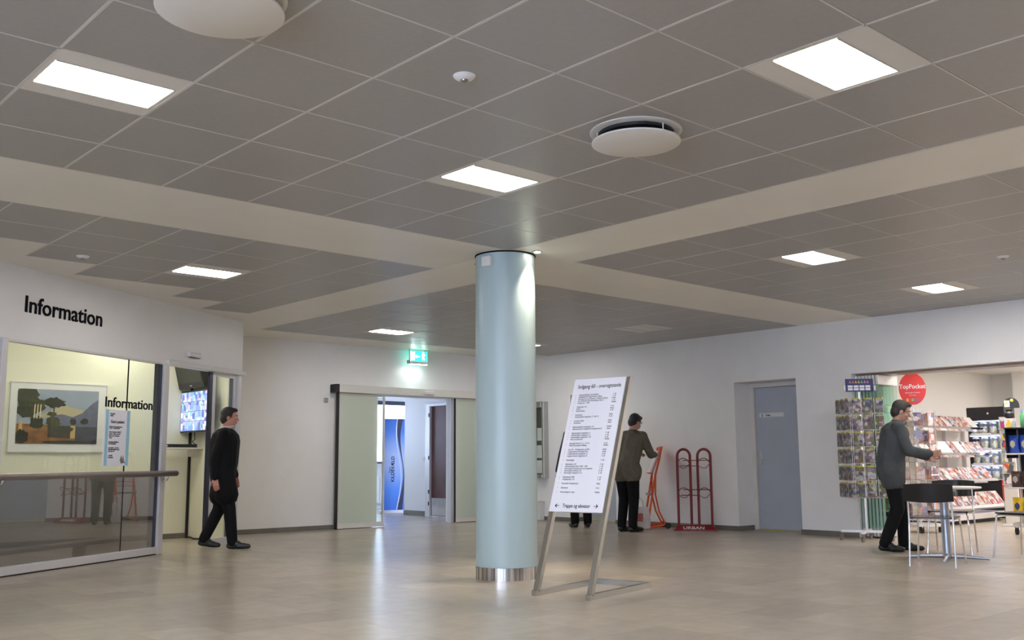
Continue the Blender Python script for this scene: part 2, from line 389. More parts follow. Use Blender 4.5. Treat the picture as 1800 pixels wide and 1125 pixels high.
r = thing('window_3', 'wide daylight window in the hall wall behind the viewer', 'window'); r['kind'] = 'structure'
f = MB().box(-5.36, -5.26, -3.6, 3.6, .45, .51).box(-5.36, -5.26, -3.6, 3.6, 2.54, 2.6)
for i in range(5): f.box(-5.36, -5.26, -3.6+i*1.785, -3.54+i*1.785, .51, 2.54)
f.build('window_frame', 'alu', r)
for i in range(4): MB().box(-5.315, -5.309, -3.54+i*1.785, -3.6+(i+1)*1.785, .51, 2.54).build('pane', 'glass_clear', r)
struct('wall_office', MB().box(5.94, 6.03, 11.98, WY-.002, 0, CE+.014), 'cream', 'cream return wall inside the information office', 'wall')
struct('wall_office_lining', MB().box(-1.2, 5.94, WY-.006, WY-.001, 0, CE).box(-1.25, -1.2, 7.6, WY, 0, CE), 'cream', 'cream painted rear wall of the information office', 'wall')
def skirt(name, B, label): return struct(name, B, 'skirting', label, 'baseboard')
skirt('baseboard_back', MB().box(6.03, 8.24, WY-.014, WY, 0, .068).box(11.5, WX, WY-.014, WY, 0, .068).box(-1.2, 5.94, WY-.02, WY-.006, 0, .068), 'dark stone skirting along the back wall')
sk = MB()
for y0, y1 in [(8.54, 10.88), (11.88, WY), (6.69, 7.52)]: sk.box(WX-.014, WX, y0, y1, 0, .068)
for y0, y1 in DR: sk.box(WX-.014, WX+.36, y1-.014, y1, 0, .068); sk.box(WX-.014, WX+.36, y0, y0+.014, 0, .068)
skirt('baseboard_right', sk, 'dark stone skirting along the right wall')

# ---- grey recessed doors
def grey_door(name, y0, y1, label, plate):
    r = thing(name, label, 'door'); r['kind'] = 'structure'
    X = WX+.40; fr = MB()
    fr.box(X-.02, X+.10, y1-.07, y1, 0, 2.11); fr.box(X-.02, X+.10, y0, y0+.03, 0, 2.11); fr.box(X-.02, X+.10, y0+.03, y1-.07, 2.05, 2.11)
    fr.build('door_frame', 'offwhite', r)
    leaf = MB().bbox(X+.01, X+.06, y0+.035, y1-.075, .012, 2.045, .004).build('door_leaf', 'door_grey', r)
    h = MB().bbox(X+.002, X+.01, y1-.155, y1-.12, .93, 1.13, .002)
    h.tube([(X+.005, y1-.137, 1.0), (X-.045, y1-.137, 1.0), (X-.05, y1-.15, 1.0), (X-.05, y1-.26, 1.0)], .009)
    h.lathe([(.014, 0), (.014, .01)], 12, T=frame((X-.005, y1-.137, .95), (0, 1, 0), (0, 0, 1), (1, 0, 0)))
    tag(h.build('handle', 'chrome', leaf, True), 'chrome lever handle on a long plate')
    MB().box(X-.035, X+.10, y0+.03, y1-.07, .0005, .010).build('threshold', 'brass', r)
    if plate:
        pl = MB().bbox(X+.004, X+.0098, y0+.47, y1-.14, 1.615, 1.675, .001).build('sign_plate', 'white', leaf)
        T = frame((X+.003, y1-.24, 1.630), (0, -1, 0), (0, 0, 1), (-1, 0, 0))
        obj('lettering', text_mesh('lettering', [('Toilet', T, .035, 1, 'LEFT', .001)], 'ink'), pl)
        MB().lathe([(.007, 0), (.007, .001)], 10, T=frame((X+.003, y1-.19, 1.657), (0, 1, 0), (0, 0, 1), (-1, 0, 0))).box(X+.0025, X+.0035, y1-.197, y1-.183, 1.624, 1.648).build('pictogram', 'ink', pl)
    MB().box(X+.10, WX+.55, y0, y1, 0, 2.113).build('lining', 'plaster', r)
grey_door('door_3', 7.52, 8.54, 'blue grey door with small sign plate beside the red newspaper stand', True)
grey_door('door_4', 10.88, 11.88, 'blue grey door in the recess hidden behind the directory board', False)

# ---- automatic sliding door in the back wall
r = thing('door_2', 'automatic sliding door with frosted glass leaves in back wall', 'door'); r['kind'] = 'structure'
h = MB().bbox(8.215, 11.55, WY-.17, WY, 2.072, 2.192, .004).build('header_box', 'alu_beige', r)
tag(MB().bbox(8.15, 8.2145, WY-.175, WY, 2.068, 2.196, .004).build('end_cap', 'black', h), 'black end cap')
MB().bbox(9.83, 10.02, WY-.215, WY-.1705, 2.10, 2.155, .006).build('motion_sensor', 'white', h)
def leaf(x0, x1, clear):
    y0, y1 = WY-.10, WY-.06
    f = MB().box(x0, x0+.035, y0, y1, .01, 2.065).box(x1-.02, x1, y0, y1, .01, 2.065).box(x0+.035, x1-.02, y0, y1, .01, .085).box(x0+.035, x1-.02, y0, y1, 2.03, 2.065)
    L_ = f.build('door_leaf', 'alu_beige', r)
    MB().box(x0+.036, x1-.021-clear, y0+.015, y1-.015, .086, 2.029).build('frosted_pane', 'glass_frost', L_)
    if clear: MB().box(x1-.021-clear, x1-.021, y0+.015, y1-.015, .086, 2.029).build('clear_strip', 'glass_clear', L_)
    else: MB().box(x0-.012, x0-.001, y0, y1, .01, 2.065).build('seal', 'black', L_)
leaf(8.255, 9.11, .11); leaf(10.555, 11.42, 0)
MB().box(8.23, 8.2535, WY-.11, WY-.05, 0, 2.07).build('seal', 'black', r)
MB().box(10.50, 10.54, WY-.04, WY+.06, 0, 2.07).build('jamb', 'alu', r)

# ---- vestibule behind the sliding door
struct('wall_vestibule', MB().box(11.5, 11.75, 15.18, 15.90, 0, 2.6).box(11.5, 11.75, WY+.25, 13.9, 0, 2.6).box(11.5, 11.75, 13.9, 15.18, 2.1, 2.6).box(8.0, 8.2, WY+.25, 18.5, 0, 2.6)
       .box(14.2, 14.4, WY+.25, 18.5, 0, 2.6).box(8.2, 14.2, 18.3, 18.5, 0, .98).box(8.2, 14.2, 18.3, 18.5, 2.36, 2.6).box(8.2, 9.4, 18.3, 18.5, .98, 2.36).box(13.9, 14.2, 18.3, 18.5, .98, 2.36), 'white', 'white walls of the vestibule beyond the sliding door', 'wall')
struct('ceiling_vestibule', MB().box(8.0, 14.4, WY+.25, 18.5, 2.6, 2.7), 'offwhite', 'plain vestibule ceiling', 'ceiling')
skirt('baseboard_vestibule', MB().box(11.486, 11.5, 15.18, 15.90, 0, .09), 'grey skirting on the white vestibule wall')
r = thing('window_2', 'bright daylight window at the end of the vestibule', 'window'); r['kind'] = 'structure'
f = MB().box(9.4, 13.9, 18.27, 18.36, 2.27, 2.36).box(9.4, 13.9, 18.27, 18.36, .98, 1.03)
for x in (9.4, 10.9, 12.36, 13.85): f.box(x, x+.05, 18.27, 18.36, 1.03, 2.27)
f.build('window_frame', 'darkblue', r); MB().box(9.4, 13.9, 18.31, 18.316, 1.03, 2.27).build('pane', 'glass_clear', r)
MB().box(9.3, 14, 18.15, 18.2699, .96, .98).build('window_sill', 'white', r)
r = thing('radiator', 'white panel radiator under the vestibule window', 'radiator', (12.2, 18.2, .12))
MB().box(-.7, .7, .02, .06, 0, .6).build('panel', 'white', r)
for i in range(14): MB().bbox(-.68+i*.1, -.62+i*.1, 0, .02, .02, .58, .006).build('fin', 'white', r)
for x in (-.5, .47): MB().box(x, x+.03, .03, .05, -.12, 0).build('foot', 'white', r)
r = thing('door_5', 'open dark brown door with steel kick plate in the vestibule', 'door'); r['kind'] = 'structure'
L_ = MB().bbox(11.51, 11.555, 13.98, 15.05, .01, 2.05, .003).build('door_leaf', 'brown', r)
MB().box(11.505, 11.5099, 14.0, 15.03, .02, .34).build('kick_plate', 'chrome', L_)
MB().box(11.46, 11.58, 15.05, 15.18, 0, 2.1).box(11.46, 11.58, 13.9, 13.98, 0, 2.1).box(11.46, 11.58, 13.98, 15.05, 2.05, 2.1).build('door_frame', 'alu', r)
for z in (.2, .42, 1.05, 1.85): MB().box(11.448, 11.46, 15.055, 15.075, z, z+.07).build('hinge', 'black', r)
r = thing('door_post', 'white steel post with hinges beside the open brown door', 'door frame', (10.87, 13.72, 0))
MB().bbox(-.03, .03, -.03, .03, 0, 2.25, .003).build('post', 'alu', r)
for z in (.15, 1.8): MB().lathe([(.012, 0), (.012, .14)], 10, (.045, -.035, z)).build('hinge', 'chrome', r)
tag(MB().box(11.4925, 11.4995, 15.24, 15.30, 1.02, 1.10).build('light_switch', 'offwhite'), 'small grey switch on the white vestibule wall', 'switch')
# roll-up banner
r = thing('roll_up_banner', 'tall blue roll up banner standing in the vestibule', 'banner', (11.62, 16.40, 0), math.radians(-14))
MB().bbox(-.30, .30, -.06, .06, .0, .07, .01).build('base', 'alu', r)
MB().tube([(0, .02, .07), (0, .02, 1.86)], .008).build('pole', 'alu', r)
M = bpy.data.materials.new('banner_print'); M.use_nodes = True; nt = M.node_tree; p = nt.nodes['Principled BSDF']
tc = nt.nodes.new('ShaderNodeTexCoord'); sp = nt.nodes.new('ShaderNodeSeparateXYZ'); nt.links.new(tc.outputs['Object'], sp.inputs[0])
mr = nt.nodes.new('ShaderNodeMapRange'); mr.inputs[2].default_value = 1.9; nt.links.new(sp.outputs[2], mr.inputs[0])
rp = nt.nodes.new('ShaderNodeValToRGB'); e = rp.color_ramp.elements; e[0].color = (.03, .13, .55, 1); e[1].color = (.03, .12, .50, 1)
for ps, c in ((.25, (.08, .25, .70)), (.5, (.38, .48, .72)), (.62, (.38, .48, .72)), (.85, (.07, .22, .65))): q = e.new(ps); q.color = (*c, 1)
nt.links.new(mr.outputs[0], rp.inputs[0]); nt.links.new(rp.outputs[0], p.inputs['Base Color']); MATS['banner_print'] = M
bn = MB().box(-.27, .27, -.008, -.004, .07, 1.87).build('banner_sheet', 'banner_print', r)
def ribbon(off, wd):
    pts = []
    N = 24
    for i in range(N+1): t = i/N; pts.append((.13+off+.055*math.sin(t*PI*2.0-.6), .075+1.79*t, wd*(1.1-math.sin(t*PI))+.004))
    B = MB(); vs = []; 
    for x, z, q in pts: vs += [(x-q, -.0086, z), (x+q, -.0086, z)]
    return B.add(vs, [(2*i, 2*i+1, 2*i+3, 2*i+2) for i in range(N)])
tag(ribbon(.01, .05).build('wave_print', 'darkblue', bn), 'dark curved ribbon'); ribbon(-.045, .008).build('wave_print', 'white', bn)
T = frame((-.01, -.0092, .62), (0, 0, 1), (-1, 0, 0), (0, -1, 0))
obj('lettering', text_mesh('lettering', [('KILDEVÆLD', T, .092, 1.02, 'LEFT', .002), ('Rigets', frame((-.085, -.0092, .80), (0, 0, 1), (-1, 0, 0), (0, -1, 0)), .06, .8, 'LEFT', 0)], 'ink'), bn)

# ---- information window and office door
r = on_w1(thing('window_1', 'information office window with aluminium frame and tinted lower glass', 'window')); r['kind'] = 'structure'
f = MB().bbox(7.345, 7.415, -.03, .07, 0, 2.135, .004).bbox(9.775, 9.875, -.03, .07, 0, 2.135, .004).bbox(7.415, 9.775, -.03, .07, .012, .085, .004)
f.box(7.415, 9.775, 0, .06, 2.115, 2.135).box(3.2, 7.345, -.03, .07, .012, .085).box(3.2, 7.345, 0, .06, 2.115, 2.135)
f.build('window_frame', 'alu', r)
MB().box(3.2, 9.775, -.015, .06, 0, .0118).build('plinth', 'black', r)
tag(MB().box(9.716, 9.774, -.004, .06, .086, 2.114).build('edge_strip', 'darkblue', r), 'dark strip behind the glass edge')
PD = math.radians(-1.2); PTM = Matrix.Translation((8.6, .02, 0)) @ Matrix.Rotation(PD, 4, 'Z') @ Matrix.Translation((-8.6, 0, 0))
for s0, s1 in [(3.25, 7.34), (7.42, 9.186), (9.194, 9.714)]:
    TT_ = PTM if s0 > 7.4 else Matrix.Translation((0, .02, 0))
    MB().box(s0, s1, 0, .008, .905, 2.114, TT_).build('pane', 'glass_clear', r)
    tag(MB().box(s0, s1, 0, .008, .086, .904, TT_).build('pane', 'glass_low', r), 'darker lower pane')
MB().box(9.186, 9.194, -.002, .010, .086, 2.114, PTM).build('glass_joint', 'ink', r)
r = on_w1(thing('door_1', 'sliding glass door of the information office', 'door')); r['kind'] = 'structure'
MB().bbox(9.83, 11.53, -.045, -.001, 2.125, 2.178, .004).build('header_rail', 'white', r)
L_ = MB().bbox(10.865, 10.935, .03, .065, .01, 2.124, .003).bbox(11.36, 11.42, .03, .065, .01, 2.124, .003).box(10.935, 11.36, .03, .065, .01, .085).box(10.935, 11.36, .03, .065, 2.08, 2.124).build('door_leaf', 'alu', r)
MB().box(10.936, 11.359, .045, .051, .086, 2.079).build('pane', 'glass_clear', L_)
MB().box(11.30, 11.3585, .052, .065, .086, 2.079).box(10.80, 10.864, .03, .065, .01, 2.124).build('edge_strip', 'darkblue', L_)
MB().bbox(11.42, 11.49, 0, .16, 0, 2.134, .003).build('jamb', 'alu', r)

# handrail across the information window
r = on_w1(thing('handrail', 'round brown steel handrail across the information window', 'handrail'))
MB().tube([(3.3, -.10, .888), (9.98, -.10, .888), (9.99, -.10, .888)], [.032, .032, .026], 16).build('rail', 'rail', r, True)
for s_ in (4.4, 7.38, 9.825): MB().tube([(s_, -.10, .87), (s_, -.09, .82), (s_, -.03, .81)], .012).build('bracket', 'steel', r, True)
# lettering on the fascia
def w1text(st, s0, z, size, wid, bold, off, name, label, rot=0):
    me = text_mesh(name, [(st, frame((0, 0, 0), (1, 0, 0), (0, 0, 1), (0, -1, 0)), size, 1, 'LEFT', bold)], 'ink')
    xs = [q.co.x for q in me.vertices]; k = wid/(max(xs)-min(xs)); x0 = min(xs)
    for q in me.vertices: q.co.x = (q.co.x-x0)*k; q.co.y *= 6
    o = obj(name, me); o.location = w1pt(s0, off, z); o.rotation_euler = (0, 0, W1A+rot); return tag(o, label, 'lettering')
w1text('Information', 7.615, 2.410, .222, 1.085, .0025, -.006, 'wall_lettering', 'large black word Information on the fascia wall')
w1text('Information', 8.84, 1.59, .15, .775, .0016, .0105, 'window_lettering', 'smaller black word Information on the window glass', PD)
# notice on the glass
r = thing('glass_notice', 'pale blue printed notice stuck on the information window', 'notice', w1pt(8.84, .0128, .978), W1A+PD)
MB().box(0, .405, -.0008, .0012, 0, .585).build('sheet', 'paper', r)
mat('paleblue', (.30, .55, .68), .5)
MB().box(.02, .065, -.0016, -.0009, 0, .585).build('print', 'paleblue', r); MB().box(.355, .405, -.0016, -.0009, 0, .585).build('print', 'paleblue', r)
FT = lambda x, z: frame((x, -.0018, z), (1, 0, 0), (0, 0, 1), (0, -1, 0))
it = [('Kære patient', FT(.21, .445), .045, .9, 'CENTER', .0006)]
for z, st in [(.535, 'Hospital'), (.515, 'Afsnit')]: it.append((st, FT(.085, z), .022, 1, 'LEFT', .0005))
for z, n in [(.40, 21), (.385, 20), (.345, 22), (.325, 21), (.305, 20), (.285, 6), (.24, 20), (.222, 14), (.18, 20), (.162, 21), (.144, 11), (.10, 9), (.08, 10)]:
    it.append((''.join(random.choice('aeinrstlo ') for _ in range(n)), FT(.08, z), .024, .95, 'LEFT', .0004))
obj('lettering', text_mesh('lettering', it, 'ink'), r)
MB().prism([(.27, .06), (.29, .11), (.31, .07), (.32, .115), (.34, .05), (.36, .02), (.33, .03), (.29, .02)], .0009, .0018, frame((0, 0, 0), (1, 0, 0), (0, 0, 1), (0, -1, 0))).build('emblem', 'rail', r)

# ---- framed landscape picture in the office
r = thing('framed_picture', 'white framed landscape picture on the office wall', 'picture', (3.60, WY-.03, 1.16))
MB().box(0, 1.15, .004, .024, 0, .85).build('mount', 'white', r)
MB().box(-.012, 0, -.004, .024, -.012, .862).box(1.15, 1.162, -.004, .024, -.012, .862).box(0, 1.15, -.004, .024, -.012, 0).box(0, 1.15, -.004, .024, .85, .862).build('frame', 'alu', r)
def pic(name, c, pts, d, par, var=.25, sc=14):
    mat('pic_'+c[0], c[1], .4, var=var, scale=sc)
    return MB().prism([(.075+x*.98, .095+z*.68) for x, z in pts], -.002+.0001, d, frame((0, 0, 0), (1, 0, 0), (0, 0, 1), (0, -1, 0))).build(name, 'pic_'+c[0], par)
def blob2(cx, cz, rx, rz, n=22, jit=.22): return [(cx+rx*(1+random.uniform(-jit, jit))*math.cos(2*PI*i/n), cz+rz*(1+random.uniform(-jit, jit))*math.sin(2*PI*i/n)) for i in range(n)]
cl = lambda P: [(min(max(x, 0), 1), min(max(z, 0), 1)) for x, z in P]
pi_ = pic('sky_print', ('sky', (.30, .35, .42)), [(0, 0), (1, 0), (1, 1), (0, 1)], -.0012, r, .12, 3)
pic('cloud_print', ('glow', (.50, .43, .26)), [(.25, .5), (.55, .72), (.85, .62), (1, .5), (.6, .42)], -.0006, pi_, .1, 3)
pic('hill_print', ('hill', (.13, .14, .20)), [(.4, .3), (.4, .52), (.55, .55), (.68, .5), (.8, .58), (.92, .76), (1, .84), (1, .3)], .0002, pi_, .2)
pic('path_print', ('path', (.24, .11, .028)), [(0, 0), (0, .36), (.3, .36), (.62, .3), (1, .26), (1, 0)], .0010, pi_, .35, 9)
pic('balustrade_print', ('wall', (.06, .04, .02)), [(.38, .12), (.38, .34), (.68, .33), (.68, .10)], .0016, pi_, .4)
pic('balustrade_print', ('wall2', (.05, .05, .07)), [(.72, .08), (.72, .32), (1, .32), (1, 0), (.8, 0)], .0018, pi_, .4)
pic('pillar_print', ('stone', (.55, .38, .16)), [(.66, .1), (.66, .34), (.72, .34), (.72, .1)], .0022, pi_, .2); pic('pillar_print', ('stone', 0), [(.03, .24), (.03, .42), (.07, .42), (.07, .24)], .0022, pi_)
for x in (.2, .235, .27): pic('pillar_print', ('col', (.68, .58, .36)), [(x, .46), (x+.005, .72), (x+.018, .72), (x+.014, .46)], .0030, pi_, .1)
for cx, cz, rx, rz, nm, c in [(.1, .85, .17, .17, 'leaf', (0.035, 0.042, 0.012)), (.12, .62, .14, .14, 'leaf', 0), (.24, .7, .1, .12, 'leaf2', (0.06, 0.058, 0.016)), (.45, .76, .12, .10, 'leaf3', (0.025, 0.027, 0.012)), (.24, .38, .09, .12, 'leaf', 0), (.44, .4, .09, .1, 'leaf2', 0), (.69, .42, .04, .06, 'leaf3', 0), (.83, .42, .05, .06, 'leaf3', 0), (.06, .12, .08, .13, 'leaf3', 0), (.55, .27, .15, .07, 'leaf', 0), (.42, .55, .06, .04, 'leaf2', 0), (.6, .03, .3, .035, 'leaf3', 0)]:
    pic('foliage_print', (nm, c), cl(blob2(cx, cz, rx, rz)), .0026+random.random()*.0003, pi_, .5, 30)
pic('trunk_print', ('leaf3', 0), [(.43, .45), (.44, .7), (.455, .7), (.445, .45)], .0027, pi_)

# ---- office fittings: two screens on the return wall, shelf, recorder, cable duct, low bench, lamp
r = thing('surveillance_monitor', 'flat monitor showing a grid of camera pictures', 'monitor', (5.80, 12.78, 1.70), math.radians(0))
MB().bbox(-.02, .02, -.46, .46, -.285, .285, .004).build('bezel', 'blackgloss', r)
sc = MB().box(-.0206, -.0201, -.44, .44, -.265, .265).build('screen', 'black', r)
for i in range(4):
    for j in range(4): MB().box(-.0225, -.0207, -.435+i*.218, -.435+i*.218+.212, -.262+j*.131, -.262+j*.131+.126).build('camera_picture', 'cctv', sc)
MB().bbox(.02, .06, -.12, .12, -.12, .12).bbox(.06, .139, -.03, .03, -.03, .03).build('wall_bracket', 'black', r)
MB().tube([(.03, .1, -.28), (.03, .08, -.38), (.02, .14, -.41), (.06, .12, -.44)], .006).build('cable', 'rubber', r, True)
r = thing('hanging_television', 'dark switched off television hanging above the monitor', 'television', (5.72, 12.82, 2.20))
TT = Matrix.Rotation(math.radians(-14), 4, 'Y')
MB().bbox(-.03, .05, -.40, .40, -.20, .22, .012, TT).build('casing', 'black', r)
mat('screen_off', (.02, .022, .02), .4)
MB().box(-.034, -.0305, -.36, .36, -.12, .20, TT).build('screen', 'screen_off', r)
MB().box(-.033, -.0305, -.03, .03, -.165, -.155, TT).build('badge', 'alu', r)
MB().bbox(.04, .2195, -.05, .05, .02, .12).build('wall_bracket', 'black', r)
r = thing('wall_shelf', 'small cream shelf under the surveillance monitor', 'shelf', (5.70, 12.98, 1.19))
MB().bbox(-.30, .2395, -.16, .16, 0, .022, .003).build('board', 'offwhite', r); MB().box(.1, .2395, -.01, .01, -.10, 0).build('bracket', 'offwhite', r)
r = thing('video_recorder', 'flat black recorder box lying on the small shelf', 'recorder', (5.66, 12.97, 1.2125))
MB().bbox(-.20, .2, -.13, .13, 0, .045, .004).build('case', 'black', r); MB().box(-.203, -.2002, -.10, .10, .012, .03).build('front_panel', 'alu', r)
r = thing('cable_duct', 'black cable running down the office corner to the floor', 'cable')
MB().box(5.905, 5.935, WY-.035, WY-.0065, .0, 2.4).build('duct', 'black', r)
MB().tube([(5.90, WY-.05, .02), (5.90, 13.0, .015), (5.85, 12.85, .012), (5.90, 12.7, .012), (5.86, 12.55, .012), (5.9, 12.4, .012)], .011).build('loose_cable', 'rubber', r, True)
r = on_w1(thing('low_bench', 'low dark bench behind the lower office glass', 'bench'))
MB().bbox(6.6, 9.50, .22, .42, .165, .205, .006).build('seat', 'rail', r)
for s_ in (7.0, 7.75, 8.95): MB().box(s_-.02, s_+.02, .25, .39, 0, .165).build('leg', 'rail', r)
def tube_lamp(name, loc, rz, label, emat):
    r = thing(name, label, 'lamp', loc, rz)
    MB().bbox(-.62, .62, -.10, .10, -.02, 0, .004).build('housing', 'white', r); MB().bbox(-.60, .60, -.085, .085, -.055, -.0205, .004).build('diffuser', emat, r)
for x, y in ((1.6, 11.9), (3.9, 11.9), (4.6, 12.3)): pass
tube_lamp('office_lamp', (3.9, 11.95, CE-.001), 0, 'office ceiling lamp in front of the landscape picture', 'kiosk_emit')
tube_lamp('office_lamp', (1.7, 10.9, CE-.001), 0, 'office ceiling lamp far from the office door', 'kiosk_emit')
tube_lamp('office_lamp', (4.9, 12.6, CE-.001), PI/2, 'office ceiling lamp beside the monitors', 'kiosk_emit')

# ---- small wall devices
def sensor_box(loc, rz, label):
    r = thing('motion_sensor', label, 'sensor', loc, rz)
    MB().bbox(-.12, .12, -.05, -.0005, -.028, .028, .008).build('housing', 'white', r); MB().box(-.10, .10, -.046, -.02, -.034, -.0285).build('lens', 'black', r)
sensor_box(w1pt(10.36, 0, 2.28), W1A, 'white motion sensor above the office sliding door')
tag(MB().bbox(8.04, 8.11, WY-.018, WY-.0005, 1.92, 1.985, .004).build('wall_button', 'steel'), 'small grey wall device left of the sliding door', 'switch')

# ================================================================== CEILING FITTINGS
def luminaire(a, b, label, group, lit=True):
    r = thing('ceiling_light', label, 'light', (gx(a), gy(b), CE), 0, group)
    y0, y1, x0, x1 = .15, .475, .03, TS-.03
    B = MB().box(.006, TS-.006, .006, y0, 0, .013).box(.006, TS-.006, y1, TS-.006, 0, .013).box(.006, x0, y0, y1, 0, .013).box(x1, TS-.006, y0, y1, 0, .013)
    B.build('housing', 'offwhite', r)
    MB().box(x0, x1, y0, y1, .004, .013).build('diffuser', 'panel_emit' if lit else 'offwhite', r)
    MB().box(x0, x1, y0-.006, y0, -.006, -.0005).build('trim_rail', 'chrome', r); MB().box(x0, x1, y1, y1+.006, -.006, -.0005).build('trim_rail', 'chrome', r)
LB = ['lit ceiling panel nearest the information window, upper left', 'lit ceiling panel at the upper right beside the round vent', 'lit ceiling panel just in front of the round column',
      'lit ceiling panel beyond the band near the Information lettering', 'lit ceiling panel above the sliding door exit sign', 'lit ceiling panel mostly hidden behind the column',
      'lit ceiling panel on the right in front of the grey door', 'farthest right lit ceiling panel above the shop front']
for (a, b), lb in zip(LIGHTS, LB): luminaire(a, b, lb, 'hall ceiling lights')
for a, b in HIDDEN: luminaire(a, b, 'lit ceiling panel in the hall behind the viewer', 'hall ceiling lights out of view')
luminaire(*DEAD, 'unlit ceiling panel right of the column', 'hall ceiling lights', False)
def diffuser(a, b, label):
    r = thing('air_diffuser', label, 'vent', (gx(a), gy(b), CE), 0, 'round ceiling air vents')
    MB().lathe([(.235, -.012), (.26, -.006), (.26, -.0005)], 48).build('collar', 'offwhite', r, True)
    MB().lathe([(.215, -.03), (.215, -.0125)], 40).build('throat', 'black', r, True)
    MB().lathe([(.05, -.072), (.243, -.072), (.25, -.068), (.25, -.060), (.05, -.058)], 56).build('disc', 'offwhite', r, True)
    for k in range(3):
        q = 2*PI*k/3+.4; MB().tube([(.22*math.cos(q), .22*math.sin(q), -.059), (.22*math.cos(q), .22*math.sin(q), -.012)], .004).build('spacer', 'alu', r)
diffuser(2.5, .5, 'round white air vent left of the upper right light'); diffuser(-1.5, .5, 'round white air vent at the top left edge')
def ceil_sensor(a, b, label):
    r = thing('ceiling_sensor', label, 'sensor', (gx(a), gy(b), CE), 0, 'ceiling sensors')
    MB().lathe([(.02, -.022), (.045, -.015), (.055, -.004), (.055, -.0005)], 24).build('housing', 'white', r, True)
    MB().lathe([(.008, -.034), (.018, -.030), (.02, -.0225)], 16).build('eye', 'rail', r, True)
ceil_sensor(.5, .5, 'small white ceiling sensor above the column front'); ceil_sensor(.62, 9.22, 'small white ceiling sensor above the Information lettering'); ceil_sensor(10.8, .62, 'small white ceiling sensor at the far right')
def downlight(x, y, label, tx, ty, en=26):
    r = thing('downlight', label, 'light', (x, y, CE), 0, 'downlights around the column')
    MB().lathe([(.03, -.008), (.048, -.006), (.05, -.0005)], 24).build('ring', 'chrome', r, True)
    MB().lathe([(.026, -.0095), (.029, -.0085)], 20).build('lamp', 'spot_emit', r)
    ld = bpy.data.lights.new('downlight_beam', 'SPOT'); ld.energy = en; ld.color = (1, .88, .70); ld.spot_size = math.radians(64); ld.spot_blend = .6; ld.shadow_soft_size = .05
    lo = bpy.data.objects.new('downlight_beam', ld); col.objects.link(lo); lo.parent = r; lo.location = (0, 0, -.03)
    d = Vector((tx-x, ty-y, -CE)); lo.rotation_euler = d.to_track_quat('-Z', 'Y').to_euler()
CX, CY, CR = 5.85, 6.57, .268
downlight(CX+.072, CY-.345, 'small lit downlight at the right side of the column', CX+.01, CY-.05, 38)
downlight(CX+.05, CY+.42, 'small lit downlight behind the left side of the column', CX-.30, CY+.55)
downlight(CX+.42, CY+.25, 'small lit downlight behind the column', CX+.62, CY+.10)

# exit sign hung from the ceiling in front of the back wall
r = thing('exit_sign', 'lit green emergency exit sign hanging above the sliding door', 'exit sign', (9.69, 13.02, 2.645), math.radians(-6))
mat('exit_box', (.75, .8, .8), .4)
MB().bbox(-.17, .17, -.012, .05, -.06, -.012, .005).build('housing', 'exit_box', r)
MB().box(-.155, .155, -.004, .045, -.0645, -.0605).build('lamp', 'exit_lamp', r)
pnl = MB().box(-.155, .155, .012, .022, -.012, .155).build('sign_panel', 'exit_emit', r)
pw = MB().box(-.152, -.148, .009, .0118, -.01, .153).box(-.13, -.075, .008, .0118, .01, .14)
pw.prism([(-.06, .07), (-.03, .10), (-.03, .08), (.02, .08), (.02, .06), (-.03, .06), (-.03, .04)], -.0118, -.008, frame((0, 0, 0), (1, 0, 0), (0, 0, 1), (0, -1, 0)))
pw.prism([(.05, .02), (.075, .06), (.06, .09), (.07, .12), (.1, .12), (.13, .09), (.11, .085), (.1, .09), (.1, .06), (.12, .02), (.1, .015), (.085, .045), (.065, .01)], -.0118, -.008, frame((0, 0, 0), (1, 0, 0), (0, 0, 1), (0, -1, 0)))
pw.lathe([(.013, 0), (.013, .004)], 12, T=frame((.085, .0118, .138), (1, 0, 0), (0, 0, 1), (0, -1, 0)))
pw.build('pictogram', 'exit_white', pnl)
MB().box(-.17, -.16, .0, .03, -.012, .1845).box(.16, .17, .0, .03, -.012, .1845).build('hanger', 'alu', r)
MB().bbox(-.21, -.171, -.01, .03, -.055, .0, .004).build('end_box', 'rail', r)

# ================================================================== COLUMN
r = thing('column', 'round pale blue column with steel base ring', 'column', (CX, CY, 0))
MB().lathe([(CR, .105), (CR, CE-.012)], 96).build('shaft', 'column', r, True)
MB().lathe([(CR+.004, 0), (CR+.004, .104)], 96).build('base_ring', 'steel_ring', r, True)
MB().lathe([(CR+.006, CE-.012), (CR+.006, CE-.0005)], 96).build('top_ring', 'ink', r, True)
q = math.atan2(-CY, -CX)-.62; T = Matrix.Translation((CR*math.cos(q), CR*math.sin(q), CE-.09)) @ Matrix.Rotation(q, 4, 'Z')
MB().bbox(-.003, .03, -.05, .05, -.045, .045, .006, T).build('junction_box', 'white', r)

# ================================================================== DIRECTORY BOARD
FL, FR_ = Vector((5.258, 5.561, 0)), Vector((5.303, 5.081, 0))
su = Vector((.978, .207, 0)).normalized(); sr = Vector((su.y, -su.x, 0)); LEAN = .395
r = thing('directory_board', 'leaning steel framed directory board beside the column', 'sign', (FL+FR_)/2)
HW = .235; ls = (su*LEAN+Vector((0, 0, 1))).normalized(); SL = 1.645*math.sqrt(1+LEAN**2)
for s_ in (-1, 1):
    MB().bar(sr*HW*s_+ls*.02+Vector((0, 0, .012)), sr*HW*s_+ls*SL, .04, .04, su).build('post', 'steel', r)
    MB().bar(sr*HW*s_-su*.03+Vector((0, 0, .02)), sr*HW*s_+su*.90+Vector((0, 0, .02)), .04, .04).build('foot_bar', 'steel', r)
MB().bar(sr*(-HW+.02)+su*.88+Vector((0, 0, .02)), sr*(HW-.02)+su*.88+Vector((0, 0, .02)), .04, .04).build('foot_bar', 'steel', r)
